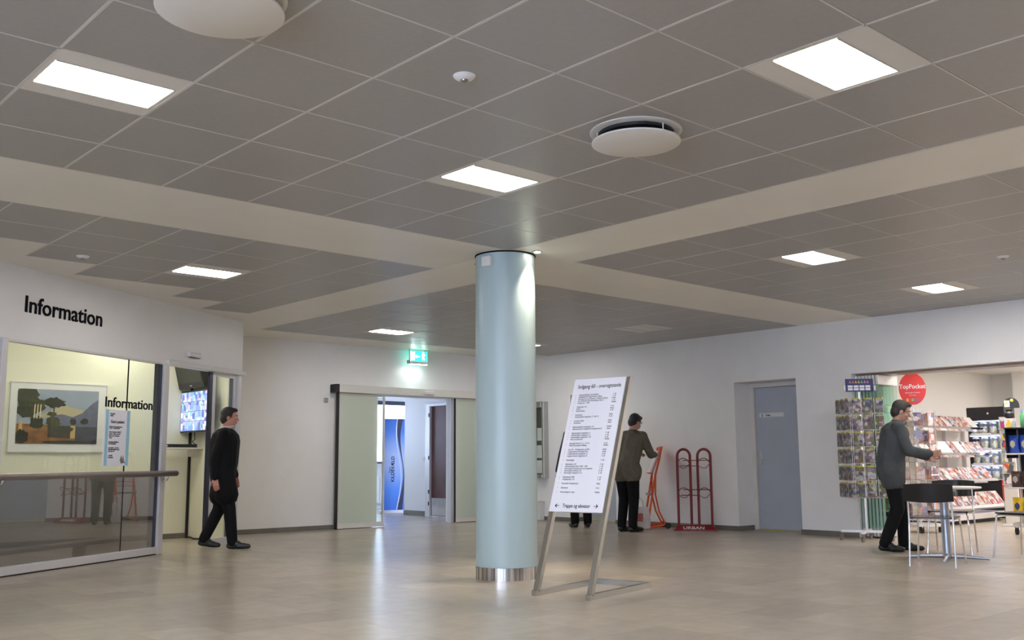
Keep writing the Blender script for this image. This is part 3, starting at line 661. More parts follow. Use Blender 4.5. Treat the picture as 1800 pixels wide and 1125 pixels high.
MB().bar(sr*(-HW-.02)+ls*(SL+.006), sr*(HW+.02)+ls*(SL+.006), .012, .04, su).build('top_rail', 'steel', r)
nrm = sr.cross(ls).normalized()
if nrm.dot(su) > 0: nrm = -nrm
v0 = .60*math.sqrt(1+LEAN**2); PH = SL-v0; PT = frame(ls*v0+nrm*.021-sr*(HW+.018), sr, ls, nrm)    # panel plane: x right, y up the slope
PW = 2*HW+.008
panel = MB().box(0, PW, 0, PH, 0, .006, PT).build('panel', 'paper', r)
K = PH/100.0
def L3(x, y): return PT @ Matrix.Translation((x, y, .0066))
it = [('Indgang 60 - oversigtstavle', L3(PW*.51, PH*.925), .047, .80, 'CENTER', .0002), ('Trappe og elevator', L3(PW*.5, PH*.030), .042, .76, 'CENTER', .0004)]
rows = [(['Anæstesiafdeling, Intensivafsnit', 'Ambulatorium Lungemedicin, Allergi', 'Ambulatorium og Dagafsnit, Medicinsk Allergi', 'Arv, Medicinsk Hormonafdeling, Afsnit Y', 'Auditorium - 1002'], ['1. sal', '1. sal', 'Stuen', '1. sal', 'Kælder']),
 (['Dagkirurgi 1.22', 'Depot', 'Dansk Patient'], ['2. sal', 'Stuen', '4. sal']), (['Fysioterapi', 'Gynækologisk Sengeafsnit, Y1 Afd. 21'], ['Stuen', '4. sal']), (['Forældre Klinik', 'Fostermed'], ['Stuen', 'Stuen']),
 (['Hjertemedicinsk Sengeafsnit, 121', 'Hjertemedicinsk Sengeafsnit Ambulatorium B'], ['Kælder', 'Stuen']), (['Hæmatologisk Sengeafsnit 1.1', 'Hæmatologisk Sengeafsnit 1.2', 'Hæmatologisk Sengeafsnit 1.10', 'Intern posttjeneste'], ['2. sal', '1. sal', '2. sal', 'Kælder']),
 (['Kirurgisk Afsnit D.1, 2 - 6 21.2', 'Klinisk Fysiologisk Afdeling'], ['2. sal', 'Kælder']), (['Lab. 321 - Modtageafsnit og EKG', 'Lungemedicinsk Ambulatorium', 'Lungemedicinsk Sengeafsnit, L1', 'Lungemedicinsk Sengeafsnit, L2'], ['Stuen', 'Stuen', '2. sal', '3. sal']),
 (['Neurologisk'], ['1. sal']), (['Mødelokale 1.03', 'Neurokirurgisk Afsnit 1002 - 1003', 'Neurologisk Ambulatorium og Sengeafsnit', 'Neurologisk Afdeling E 20', 'Neurologisk Dagafsnit D 12'], ['1. sal', '1. sal', '1. sal', '4. sal', '2. sal']),
 (['Patienthotel 1002', 'Sengebygning 1.22'], ['1. sal', '1. sal']), (['Reumatisk Ambulatorium'], ['Stuen']), (['Sekretariat'], ['2. sal']), (['Varemodtagelse, Lager'], ['Kælder'])]
n = sum(len(g[0]) for g in rows); y = .868; step = (.868-.105)/(n+len(rows)*.95)
for L_, R_ in rows:
    for a, b in zip(L_, R_):
        it.append((a, L3(PW*.14, PH*y), .0185, .80, 'LEFT', 0)); it.append((b, L3(PW*.80, PH*y), .0185, .80, 'LEFT', .0001)); it.append(('•', L3(PW*.07, PH*y), .02, .8, 'LEFT', 0)); y -= step
    y -= step*.95
for s_, x in ((-1, .10), (1, .88)): pass
obj('lettering', text_mesh('lettering', it[:2], 'ink'), panel); tag(obj('list_print', text_mesh('list_print', it[2:], 'ink_soft'), panel), None, kind='stuff')
def arrow(cx, sgn):
    T = PT @ Matrix.Translation((PW*cx, PH*.042, .0062)); T = T @ Matrix.Diagonal((sgn, 1, 1, 1)); P = [(-.022, -.002), (.006, -.002), (-.004, -.013), (.001, -.016), (.018, 0), (.001, .016), (-.004, .013), (.006, .002), (-.022, .002)]
    MB().prism(P, 0, .0006, T).build('arrow_print', 'ink', panel)
arrow(.13, -1); arrow(.87, 1)
mb = MB().bbox(0, PW, 0, PH, -.012, -.0005, .002, PT); mb.build('backing', 'alu', r)

# ================================================================== RIGHT WALL OBJECTS
r = thing('notice_cabinet', 'grey framed glass notice cabinet on the wall behind the column', 'notice board', (WX, 12.72, 1.36))
MB().box(-.03, -.0005, -.26, .26, -.62, .64).build('back_panel', mat('cork', (.07, .06, .05), .8), r)
f = MB().bbox(-.12, -.0005, -.30, -.25, -.64, .67, .004).bbox(-.12, -.0005, .25, .30, -.64, .67, .004).bbox(-.13, -.0005, -.25, .25, .57, .67, .004).bbox(-.12, -.0005, -.25, .25, -.64, -.58, .004); f.build('frame', 'steel', r)
for y, z in ((-.13, .10), (-.11, -.2), (.1, .15), (-.10, -.46)): MB().box(-.034, -.0302, y-.08, y+.08, z-.10, z+.12).build('notice_sheet', 'paper', r)
MB().box(-.10, -.096, -.25, .25, -.58, .57).build('pane', 'glass_clear', r)
r = thing('floor_box', 'white box standing on the floor under the notice cabinet', 'box', (WX-.075, 12.63, 0))
MB().bbox(-.06, .06, -.10, .10, 0, .31, .004).build('body', 'white', r); MB().bbox(-.066, .066, -.106, .106, .3105, .325, .003).build('lid', 'offwhite', r)

# red newspaper stand
r = thing('newspaper_stand', 'dark red tubular newspaper stand with two looped frames', 'stand', (11.69, 9.04, 0), math.radians(-55.0))
B = MB().prism([(-.30, -.17), (.30, -.17), (.30, .17), (-.30, .17)], .0, .018)
B.add([(-.30, -.17, .018), (.30, -.17, .018), (.30, .17, .018), (-.30, .17, .018), (-.24, -.09, .085), (.24, -.09, .085), (.24, .09, .085), (-.24, .09, .085)], [(4, 5, 6, 7), (0, 1, 5, 4), (1, 2, 6, 5), (2, 3, 7, 6), (3, 0, 4, 7)])
bs = B.build('base', 'red', r)
tl = math.atan2(.067, .08); T = frame((-.02, -.158, .0295), (1, 0, 0), (0, math.cos(tl), math.sin(tl)), (0, -math.sin(tl), math.cos(tl)))
obj('lettering', text_mesh('lettering', [('URBAN', T, .08, 1.15, 'CENTER', .0012)], 'white'), bs)
for cx in (-.145, .145):
    pts = [(cx-.092, 0, .07), (cx-.092, 0, 1.06)]+[(cx-.092*math.cos(PI*i/12), 0, 1.06+.10*math.sin(PI*i/12)) for i in range(1, 12)]+[(cx+.092, 0, 1.06), (cx+.092, 0, .07)]
    MB().tube(pts, .019, 12).build('looped_frame', 'red', r, True)
for z in (.50, .92):
    for cx in (-.145, .145):
        MB().tube([(cx-.09, 0, z)]+[(cx-.09*math.cos(PI*i/10), -.16*math.sin(PI*i/10), z+.11*math.sin(PI*i/10)) for i in range(1, 10)]+[(cx+.09, 0, z)], .006, 8).build('paper_holder', 'red', r, True)
        MB().tube([(cx-.08, .0, z), (cx-.02, -.13, z-.03), (cx+.03, -.13, z-.03), (cx+.09, 0, z+.04)], .005, 8).build('paper_holder', 'red', r, True)
    MB().tube([(-.16, .0, z+.08), (.23, .0, z+.08)], .006, 8).build('crossbar', 'red', r, True); MB().tube([(-.2, .0, z), (.05, 0, z)], .006, 8).build('crossbar', 'red', r, True)
# orange stand with wheels
r = thing('brochure_stand', 'orange tubular stand with tilted tray and small wheels', 'stand', (11.72, 9.86, 0), math.radians(-42))
for s_ in (-.19, .19):
    MB().tube([(-.10, s_, .02), (-.07, s_, .25), (-.02, s_, .52), (.03, s_, .80), (.10, s_, 1.05), (.13, s_, 1.2)], .016, 10).build('side_frame', 'orange', r, True)
    MB().tube([(.03, s_, .80), (.02, s_, .5), (.07, s_, .25), (.16, s_, .06)], .013, 10).build('rear_leg', 'orange', r, True)
    MB().tube([(-.12, s_, .018), (.18, s_, .06)], .016, 10).build('foot_tube', 'orange', r, True)
    MB().lathe([(.03, -.012), (.045, -.012), (.045, .012), (.03, .012)], 20, T=frame((.19, s_+(.03 if s_ > 0 else -.03), .045), (1, 0, 0), (0, 0, 1), (0, -1, 0))).build('wheel', 'rubber', r, True)
    MB().lathe([(.018, 0), (.02, .02)], 12, (-.12, s_, 0)).build('foot', 'rubber', r)
T = frame((.085, 0, 1.0), (0, 1, 0), Vector((.17, 0, .42)).normalized(), Vector((-.42, 0, .17)).normalized())
MB().bbox(-.19, .19, -.22, .22, .016, .026, .003, T).bbox(-.19, .19, -.225, -.215, .026, .07, .002, T).build('tray', 'orange', r)
MB().bar((-.05, -.19, .5), (-.05, .19, .5), .05, .03).build('step_bar', 'rail', r)
for z, x in ((.62, -.0), (.7, .012)): MB().tube([(x, -.19, z), (x, .19, z)], .006, 8).build('crossbar', 'orange', r)
T2 = T @ Matrix.Translation((0, -.02, .026))
r2 = MB().bbox(-.15, .15, -.19, .16, 0.0005, .03, .003, T2).build('newspaper_pile', 'paper'); r2.location = r.location; r2.rotation_euler = r.rotation_euler
tag(r2, 'pile of newspapers lying in the orange tray', 'newspapers')
# plastic bag on the floor
def bag_mesh():
    B = MB(); N = 20; prof = [(.13, .05, 0), (.15, .07, .02), (.155, .075, .15), (.14, .06, .26), (.12, .03, .33)]
    vs = []
    for k, (a, b, z) in enumerate(prof):
        for i in range(N):
            q = 2*PI*i/N; j = 1+.06*math.sin(5*q+k); vs.append((a*j*math.copysign(abs(math.cos(q))**.7, math.cos(q)), b*j*math.copysign(abs(math.sin(q))**.7, math.sin(q)), z))
    fs = [(k*N+i, k*N+(i+1) % N, (k+1)*N+(i+1) % N, (k+1)*N+i) for k in range(len(prof)-1) for i in range(N)]+[tuple(range(N))[::-1], tuple((len(prof)-1)*N+i for i in range(N))]
    return B.add(vs, fs)
r = thing('carrier_bag', 'white and red carrier bag on the floor beside the orange stand', 'bag', (11.30, 9.76, 0), math.radians(-40))
MB_ = bag_mesh(); mat('bagwhite', (.62, .57, .56), .4, var=.1, scale=9); bg_ = MB_.build('body', 'bagwhite', r, True)
MB().box(-.05, .04, -.082, -.078, .12, .24).build('print', mat('bagred', (.42, .10, .09), .5), bg_)
for s_ in (-.02, .02): MB().tube([(-.06, s_, .32), (-.05, s_, .42), (0, s_, .46), (.05, s_, .42), (.06, s_, .32)], .006, 8).build('handle', 'bagwhite', r, True)

# ================================================================== TABLE AND CHAIRS
r = thing('cafe_table', 'small round cafe table on a grey pedestal', 'table', (10.02, 4.63, 0), math.radians(20))
MB().lathe([(.33, .695), (.35, .700), (.355, .708), (.35, .716), (.33, .718)], 48).build('table_top', 'offwhite', r, True)
MB().lathe([(.05, .03), (.042, .07), (.042, .66), (.12, .668), (.12, .6945)], 24).build('pedestal', mat('tablegrey', (.38, .39, .43), .35, .7), r, True)
for k in range(4):
    a = k*PI/2; c, s_ = math.cos(a), math.sin(a)
    MB().tube([(.03*c, .03*s_, .035), (.2*c, .2*s_, .03), (.38*c, .38*s_, .018)], [.026, .02, .013], 10).build('foot', 'tablegrey', r, True)
def chair(label, loc, rz):
    r = thing('chair', label, 'chair', loc, rz, 'black cafe chairs')
    # seat: moulded shell with rounded corners
    P = []
    for (cx, cy) in ((.17, .15), (-.17, .15), (-.17, -.15), (.17, -.15)):
        a0 = {(.17, .15): 0, (-.17, .15): 90, (-.17, -.15): 180, (.17, -.15): 270}[(cx, cy)]
        for i in range(6): q = math.radians(a0+i*18); P.append((cx+.05*math.cos(q), cy+.05*math.sin(q)))
    MB().prism(P, .437, .452).build('seat', 'blackgloss', r)
    # curved backrest
    vs = []; N = 12
    for zz, dx in ((.60, 0), (.62, -.004), (.74, -.03), (.755, -.033)):
        for i in range(N+1):
            t = -1+2*i/N; vs.append((-.235+dx+.05*t*t-.05, .215*t, zz+.012*(1-t*t)*(1 if zz > .7 else -1)))
    nn = len(vs); vs += [(x+.012, y, z) for x, y, z in vs]
    fs = []
    for j in range(3):
        for i in range(N): a = j*(N+1)+i; fs += [(a, a+1, a+N+2, a+N+1), (nn+a, nn+a+N+1, nn+a+N+2, nn+a+1)]
    for i in range(N): fs += [(i, nn+i, nn+i+1, i+1), (3*(N+1)+i, 3*(N+1)+i+1, nn+3*(N+1)+i+1, nn+3*(N+1)+i)]
    for j in range(3): a = j*(N+1); fs += [(a, a+N+1, nn+a+N+1, nn+a), (a+N, nn+a+N, nn+a+2*N+1, a+2*N+1)]
    MB().add(vs, fs).build('backrest', 'blackgloss', r, True)
    for s_ in (-1, 1):
        MB().tube([(-.27, .20*s_, 0), (-.225, .195*s_, .30), (-.215, .192*s_, .43), (-.235, .19*s_, .62), (-.25, .188*s_, .70)], .0095, 10).build('leg', 'chrome', r, True)
        MB().tube([(.23, .215*s_, 0), (.19, .19*s_, .40), (.18, .185*s_, .425), (.1, .18*s_, .428), (-.2, .185*s_, .428)], .0095, 10).build('leg', 'chrome', r, True)
    return r
chair('black cafe chair nearest the viewer with its back to us', (9.44, 4.46, 0), math.atan2(.16, .58))
chair('black cafe chair on the far side of the round table', (10.66, 4.86, 0), math.atan2(-.16, -.58))
chair('black cafe chair cut off at the right picture edge', (10.70, 4.12, 0), math.radians(75))

# ================================================================== SHOP
SY = 8.13; SX = 20.0
struct('wall_shop', MB().box(WX+.55, SX+.2, SY, SY+.2, 0, 2.7).box(SX, SX+.2, 1.4, SY, 0, 2.7).box(WX+.55, SX+.2, 1.2, 1.4, 0, 2.7).box(SX-.35, SX, 7.0, 7.62, 0, 2.7), 'white', 'bright white walls of the shop', 'wall')
struct('ceiling_shop', MB().box(WX+.55, SX+.2, 1.2, SY+.2, 2.62, 2.75), 'white', 'white shop ceiling', 'ceiling')
for i, (x, y) in enumerate([(13.6, 3.2), (13.6, 5.3), (15.8, 3.2), (15.8, 5.6), (18.0, 3.2), (18.2, 5.8), (17, 4.4)]):
    r = thing('shop_light', 'ceiling lamp panel inside the shop', 'light', (x, y, 2.62), 0, 'shop ceiling lamps')
    MB().bbox(-.32, .32, -.32, .32, -.03, -.0005, .004).build('housing', 'white', r); MB().box(-.29, .29, -.29, .29, -.034, -.0305).build('diffuser', 'shop_emit', r)
tag(MB().box(WX+.12, WX+.42, 2.2, 6.68, 2.085, 2.1115).build('partition_track', 'rail'), 'dark ceiling track of the folding glass partition', 'track')
# folding glass partition
r = thing('folding_partition', 'stack of folded green glass partition panels at the shop entrance', 'partition', (WX+.06, 6.655, 0))
for i in range(7):
    y = -i*.048
    g = MB().box(.004, .52, y-.006, y+.006, .12, 1.96).build('glass_panel', 'glass_green', r)
    MB().box(0, .52, y-.014, y+.014, 1.96, 2.08).build('top_clamp', 'white', g); MB().box(0, .52, y-.014, y+.014, .02, .12).build('bottom_clamp', 'alu', g)
    MB().box(0, .0035, y-.017, y+.017, .12, 1.96).build('edge', 'glassgreen', g)
    MB().box(.25, .28, y-.012, y+.012, .0005, .02).build('guide_pin', 'alu', g)

# ---- card spinner in front of the partition
r = thing('card_rack', 'wheeled spinner rack full of greeting cards by the shop entrance', 'rack', (11.62, 6.36, 0))
MB().tube([(0, 0, .10), (0, 0, 1.84)], .016, 12).build('pole', 'chrome', r, True)
for k in range(4):
    a = math.radians(20+k*90); c, s_ = math.cos(a), math.sin(a)
    MB().bar((0, 0, .115), (.30*c, .30*s_, .115), .035, .03).build('foot_bar', 'alu', r)
    cw = MB().lathe([(.012, -.010), (.032, -.010), (.032, .010), (.012, .010)], 18, T=frame((.30*c, .30*s_, .034), (1, 0, 0), (0, 0, 1), (0, -1, 0)))
    cw.box(.30*c-.01, .30*c+.01, .30*s_-.018, .30*s_-.012, .03, .1).box(.30*c-.01, .30*c+.01, .30*s_+.012, .30*s_+.018, .03, .1).build('caster', 'rail', r, True)
rk = math.radians(-38)
cards = []
for face in range(4):
    fa = rk+face*PI/2; nx, ny = math.cos(fa+PI), math.sin(fa+PI); tx, ty = -ny, nx
    wires = MB()
    for row in range(6):
        z = .53+row*.207
        wires.tube([(nx*.215-tx*.20, ny*.215-ty*.20, z), (nx*.215+tx*.20, ny*.215+ty*.20, z)], .004, 6)
        wires.tube([(0, 0, z), (nx*.215, ny*.215, z)], .004, 6)
        for cidx in range(3): cards.append((fa, nx*.232+tx*(cidx-1)*.142, ny*.232+ty*(cidx-1)*.142, z, row, cidx, face))
    for q in (-.2, -.065, .065, .2): wires.tube([(nx*.215+tx*q, ny*.215+ty*q, .55), (nx*.215+tx*q, ny*.215+ty*q, 1.76)], .003, 6)
    wires.build('wire_panel', 'chrome', r, True)
cm = MB().box(-.004, .004, -.052, .052, .005, .165).mesh('card', 'card'); cm2 = MB().box(-.0045, .0045, -.038, .038, .165, .182).mesh('card_tab', mat('tabyellow', (.45, .38, .06), .5))
ORD = ['lowest', 'second lowest', 'third', 'fourth', 'fifth', 'top']
for fa, x, y, z, row, cidx, face in cards:
    if face == 2: continue
    o = thing('greeting_card', 'greeting card in %s row, %s column, rack side facing %s' % (ORD[row], ['left', 'middle', 'right'][cidx], ['the column', 'the cafe table', 'the wall', 'the grey door'][face]), 'card', (11.62+x, 6.36+y, z), fa, 'greeting cards on the rack')
    obj('packet', cm, o); obj('header_tab', cm2, o)
r = thing('rack_header', 'dark blue header board on top of the card rack', 'sign', (11.60, 6.34, 1.84), math.radians(-47))
hb = MB().bbox(-.17, .17, -.012, .012, .0, .16, .003).build('board', mat('hdrblue', (.03, .04, .14), .4), r)
for i in range(4):
    for j in range(2): MB().box(-.145+i*.072, -.085+i*.072, -.0135, -.0122, .015+j*.035, .043+j*.035).build('price_label', 'paper', hb)
for i, c in enumerate([(.5, .2, .2), (.5, .15, .3), (.55, .4, .1), (.5, .45, .1), (.2, .4, .2), (.45, .25, .4), (.5, .2, .2)]): MB().prism([(-.13+i*.036, .105), (-.115+i*.036, .145), (-.10+i*.036, .105)], .0122, .0135, frame((0, 0, 0), (1, 0, 0), (0, 0, 1), (0, -1, 0))).build('emblem', mat('hdr%d' % i, c, .5), hb)
for s_ in (-.185, .185): MB().box(s_-.012, s_+.012, -.015, .015, 0.01, .075).build('clip', 'offwhite', r)

# ---- pocket book spinner with the red oval sign
RX, RY = 13.5, 6.58
r = thing('book_rack', 'tall wire rack of pocket books under the red oval sign', 'rack', (RX, RY, 0))
MB().tube([(0, 0, .1), (0, 0, 1.72)], .018, 12).build('pole', 'chrome', r, True)
MB().lathe([(.10, .09), (.27, .09), (.27, .12), (.10, .13)], 28).build('base', 'alu', r, True)
for k in range(4):
    a = math.radians(30+k*90); x, y = .24*math.cos(a), .24*math.sin(a)
    MB().lathe([(.012, -.010), (.035, -.010), (.035, .010), (.012, .010)], 16, T=frame((x, y, .036), (1, 0, 0), (0, 0, 1), (0, -1, 0))).box(x-.012, x+.012, y-.016, y-.011, .03, .09).box(x-.012, x+.012, y+.011, y+.016, .03, .09).build('caster', 'rubber', r, True)
bkm = MB().bbox(-.012, .012, -.055, .055, 0, .18, .002).mesh('pocket_book', 'book')
for k in range(8):
    a = math.radians(k*45-10); nx, ny = math.cos(a), math.sin(a); W = MB()
    for row in range(6):
        z = .22+row*.245
        W.tube([(.03*nx, .03*ny, z), (.26*nx, .26*ny, z)], .004, 6)
        W.tube([(.27*nx-.08*-ny, .27*ny-.08*nx, z+.07), (.27*nx+.08*-ny, .27*ny+.08*nx, z+.07)], .003, 6)
        if k not in (1, 2): 
            o = tag(obj('pocket_book', bkm), 'pocket book in the %s row of the wire rack, side facing %s' % (ORD[row], ['the shop', '', '', 'the glass panels', 'the hall', 'the grey jacket', 'the cafe table', 'the snack shelf'][k]), 'book', 'pocket books on the rack'); o.location = (RX+.245*nx, RY+.245*ny, z+.005); o.rotation_euler = (0, 0, a)
    for q in (-.07, .07): W.tube([(.265*nx-q*ny, .265*ny+q*nx, .15), (.265*nx-q*ny, .265*ny+q*nx, 1.66)], .003, 6)
    W.build('wire_pocket', 'chrome', r, True)
r = thing('oval_sign', 'red oval TopPocket sign above the book rack', 'sign', (RX, RY, 1.7225), math.radians(-64))
ov = MB().prism([(.178*math.cos(2*PI*i/48), .25+.225*math.sin(2*PI*i/48)) for i in range(48)], -.006, .006, frame((0, 0, 0), (1, 0, 0), (0, 0, 1), (0, -1, 0))).build('board', 'redsign', r)
MB().tube([(0, 0, 0), (0, 0, .03)], .012).build('stem', 'chrome', r)
FT = lambda x, z: frame((x, -.0062, z), (1, 0, 0), (0, 0, 1), (0, -1, 0))
obj('lettering', text_mesh('lettering', [('TopPocket', FT(0, .255), .088, .88, 'CENTER', .0012), ('Bedste bøger til lommen', FT(0, .19), .024, .8, 'CENTER', 0), ('hver måned', FT(0, .155), .022, .8, 'CENTER', 0)], 'paper'), ov)
for i, c in enumerate([(.7, .5, .05), (.6, .12, .05), (.3, .45, .12), (.1, .2, .4), (.45, .1, .2)]): MB().bbox(-.085+i*.034, -.058+i*.034, -.009, -.0062, .075, .115, .001).build('emblem', mat('tp%d' % i, c, .5), ov)

# ---- magazine display stand
r = thing('magazine_stand', 'stepped grey display stand for magazines and newspapers', 'stand', (15.0, 7.0, 0))
GL = 2.2
MB().bbox(0, GL, -.12, .60, .06, .15, .004).build('plinth', 'alu', r); MB().box(.02, GL-.02, .02, .56, 0, .06).build('base', 'black', r)
MB().box(0, GL, .56, .60, .15, 1.62).build('back_panel', 'offwhite', r)
for x in (0, .73, 1.46, GL-.03): MB().box(x, x+.03, .50, .56, .15, 1.66).build('upright', 'alu', r)
mgm = MB().bbox(-.105, .105, -.006, .006, 0, .29, .001).mesh('magazine', 'magazine')
NAMES = ['bottom', 'second', 'third', 'top']
for row, (z, yb, yt) in enumerate([(.22, -.10, .10), (.62, .05, .28), (1.04, .13, .36), (1.46, .22, .46)]):
    d = Vector((0, yt-yb, .30)).normalized(); nrm_ = Vector((0, -d.z, d.y)); tl = math.atan2(-(yt-yb), .30)
    T = frame((0, yb, z), (1, 0, 0), (0, -nrm_.y, -nrm_.z), d)
    MB().box(0, GL, .0, .012, -.01, .30, T).build('sloping_shelf', 'alu', r); MB().box(0, GL, -.05, 0, -.02, -.010, T).box(0, GL, -.055, -.05, -.02, .03, T).build('ledge', 'chrome', r)
    for x in (.1, 1.1, 2.1): MB().bar((x, yb+.02, z), (x, .56, z+.06), .015).build('arm', 'alu', r)
    for i in range(9):
        if random.random() < .06: continue
        o = tag(obj('magazine', mgm), '%s magazine from the left in the %s row of the stepped stand' % (['first', 'second', 'third', 'fourth', 'fifth', 'sixth', 'seventh', 'eighth', 'ninth'][i], NAMES[row]), 'magazine', 'magazines on the display stand')
        nl = random.choice((0, 0, 1)); o.location = Vector((15.0+.13+i*.242, 7.0, 0))+Vector((0, yb, z))+nrm_*(.0072)+d*.0
        o.rotation_euler = (tl, 0, 0)

# ---- jar display with lit shelves
JX, J0, J1 = 17.6, 6.98, 7.62
r = thing('jar_display', 'black display unit with lit shelves of clear jars', 'display', (JX, J0, 0))
JW = J1-J0
MB().bbox(0, .42, 0, JW, .0, .62, .006).build('lower_cabinet', 'black', r)
hd = MB().bbox(-.03, .42, 0, JW, 1.66, 1.88, .01).build('header', 'blackgloss', r); MB().lathe([(.018, 0), (.018, .01)], 14, T=frame((-.031, JW*.42, 1.77), (0, 1, 0), (0, 0, 1), (-1, 0, 0))).build('stud', 'chrome', hd)
MB().box(.40, .42, 0, JW, .62, 1.66).build('back_panel', 'offwhite', r); MB().box(0, .40, 0, .015, .62, 1.66).box(0, .40, JW-.015, JW, .62, 1.66).build('side_panel', 'black', r)
jm = MB().lathe([(.062, 0), (.068, .01), (.068, .15), (.05, .175)], 18).mesh('jar_body', 'glass_jar', True); jl = MB().lathe([(.055, .1755), (.055, .20), (.03, .205)], 18).mesh('lid', mat('lidblue', (.45, .52, .75), .35), True); jf = MB().lathe([(.055, .012), (.058, .02), (.058, .13)], 16).mesh('sweets', 'jarfill', True)
for row in range(4):
    z = .64+row*.255
    MB().box(-.01, .40, .015, JW-.015, z, z+.014).build('shelf', 'alu', r)
    MB().box(-.014, -.0105, .25, JW-.05, z-.022, z+.03).build('price_strip', 'paper', r); MB().box(.02, .04, .02, JW-.02, z+.232, z+.24).build('shelf_lamp', 'led', r)
    for i in range(4):
        o = thing('sweet_jar', 'clear sweet jar with blue lid, %s from the right on %s lit shelf' % (['first', 'second', 'third', 'fourth'][i], ['bottom', 'second', 'third', 'top'][row]), 'jar', (JX+.08, J0+.09+i*.153, z+.0145), 0, 'clear sweet jars')
        obj('jar_body', jm, o); obj('lid', jl, o); obj('sweets', jf, o)

# ---- narrow packet rack and red bin
r = thing('packet_rack', 'narrow white rack of small colourful packets', 'rack', (15.55, 6.17, 0))
MB().box(.02, .05, -.10, .10, .0, 1.62).build('back_panel', 'offwhite', r); MB().bbox(-.12, .12, -.12, .12, 0, .03).build('base', 'alu', r)
pm = MB().bbox(-.012, .012, -.07, .07, 0, .15, .004).mesh('packet', 'packet')
for i in range(6):
    z = .62+i*.165; MB().box(-.03, .02, -.10, .10, z-.012, z-.004).build('ledge', 'chrome', r)
    o = tag(obj('sweet_packet', pm), '%s small packet on the narrow white rack' % ['lowest', 'second lowest', 'third', 'fourth', 'fifth', 'topmost'][i], 'packet', 'packets on the narrow rack'); o.location = (15.55, 6.17, z-.0038); o.rotation_euler = (0, 0, 0)
r = thing('red_bin', 'red cabinet with grey lower doors behind the table', 'cabinet', (16.4, 6.40, 0))
MB().bbox(-.15, .25, -.17, .17, .36, .66, .006).build('body', 'redsign', r); MB().bbox(-.14, .25, -.165, .165, .0, .355, .006).build('lower_body', 'rail', r)
for z in (.02, .19): MB().bbox(-.15, -.1405, -.15, .15, z, z+.15, .003).build('drawer', 'alu', r)

# ---- snack shelf unit at the right edge
UX, U0, U1 = 13.8, 4.55, 5.50
r = thing('snack_shelf', 'black wheeled shelf unit with bags of snacks', 'shelf', (UX, U0, 0)); UW = U1-U0
MB().box(.40, .42, .02, UW-.02, .16, 1.40).build('back_panel', 'black', r)
for y in (0, UW-.03):
    MB().bbox(.36, .42, y, y+.03, .10, 1.42, .003).build('upright', 'white', r); MB().box(-.01, .36, y+.012, y+.018, 1.0, 1.40).build('side_panel', 'black', r)
for z in (.24, .60, 1.045, 1.385): MB().bbox(-.02, .40, .0, UW, z, z+.018, .003).build('shelf_board', 'black' if z > 1.3 else 'alu', r)
for x in (.05, .36):
    for y in (.05, UW-.05): MB().lathe([(.012, -.012), (.045, -.012), (.045, .012), (.012, .012)], 18, T=frame((x, y, .046), (1, 0, 0), (0, 0, 1), (0, -1, 0))).box(x-.012, x+.012, y-.02, y-.013, .04, .12).box(x-.012, x+.012, y+.013, y+.02, .04, .12).build('caster', 'rubber', r, True)
MB().bbox(0, .42, .02, UW-.02, .10, .16, .004).build('base', 'alu', r)
def bag(name, nm, c, y, z, h, w, label, group):
    vs = []; N = 8
    for k in range(9):
        t = k/8; th = .045*math.sin(PI*min(max(t*1.1-.05, 0), 1))**.6+.002
        for i in range(N+1): u = -1+2*i/N; vs.append((-th*(1-u*u)**.5-.0015, u*w/2, t*h))
        for i in range(N+1): u = 1-2*i/N; vs.append((th*(1-u*u)**.5+.0015, u*w/2, t*h))
    M_ = 2*(N+1); fs = [(k*M_+i, k*M_+(i+1) % M_, (k+1)*M_+(i+1) % M_, (k+1)*M_+i) for k in range(8) for i in range(M_)]+[tuple(range(M_))[::-1], tuple(8*M_+i for i in range(M_))]
    o = thing(name, label, 'snack bag', (UX+.06, U0+y, z), 0, group)
    b = MB().add(vs, fs).build('pouch', mat('bag_'+nm, c, .28, var=.15, scale=20), o, True)
    e = MB().prism([(.0, .26*h), (.032, .42*h), (.03, .6*h), (.0, .72*h), (-.03, .6*h), (-.032, .42*h)], -.0485, -.0475, frame((0, 0, 0), (0, 1, 0), (0, 0, 1), (1, 0, 0))).build('emblem', mat('emb_'+nm, {'blue': (.45, .42, .30), 'dark': (.42, .36, .30), 'yellow': (.05, .06, .16)}[nm], .4), o)
PN = ['next to the upright', 'second from the upright', 'third from the upright', 'fourth from the upright', 'fifth from the upright', 'sixth from the upright']
for i in range(6):
    y = UW-.09-i*.145
    bag('snack_bag', 'blue', (.015, .07, .42), y, 1.0635, .24, .135, 'blue snack bag on the upper shelf, '+PN[i], 'blue snack bags')
    bag('snack_bag', 'dark', (.05, .025, .025), y, .6185, .21, .13, 'dark brown snack bag on the middle shelf, '+PN[i], 'dark snack bags')
    bag('snack_bag', 'yellow', (.75, .52, .02), y, .2585, .23, .14, 'yellow snack bag on the lowest shelf, '+PN[i], 'yellow snack bags')
r = thing('counter_sign', 'black half round sign with yellow flower prints on shelf top', 'sign', (UX+.25, U1-.02, 1.4035), math.radians(-65))
bd = MB().prism([(-.10, .27), (.10, .27)]+[(.10*math.cos(PI*i/14), .30+.11*math.sin(PI*i/14)) for i in range(15)], -.006, .006, frame((0, 0, 0), (1, 0, 0), (0, 0, 1), (0, -1, 0))).build('board', 'black', r)
MB().tube([(0, 0, .0), (0, 0, .27)], .006).build('stem', 'black', r); MB().lathe([(.05, 0), (.05, .012)], 20).build('base', 'black', r)
mat('yellow', (.75, .58, .04), .5)
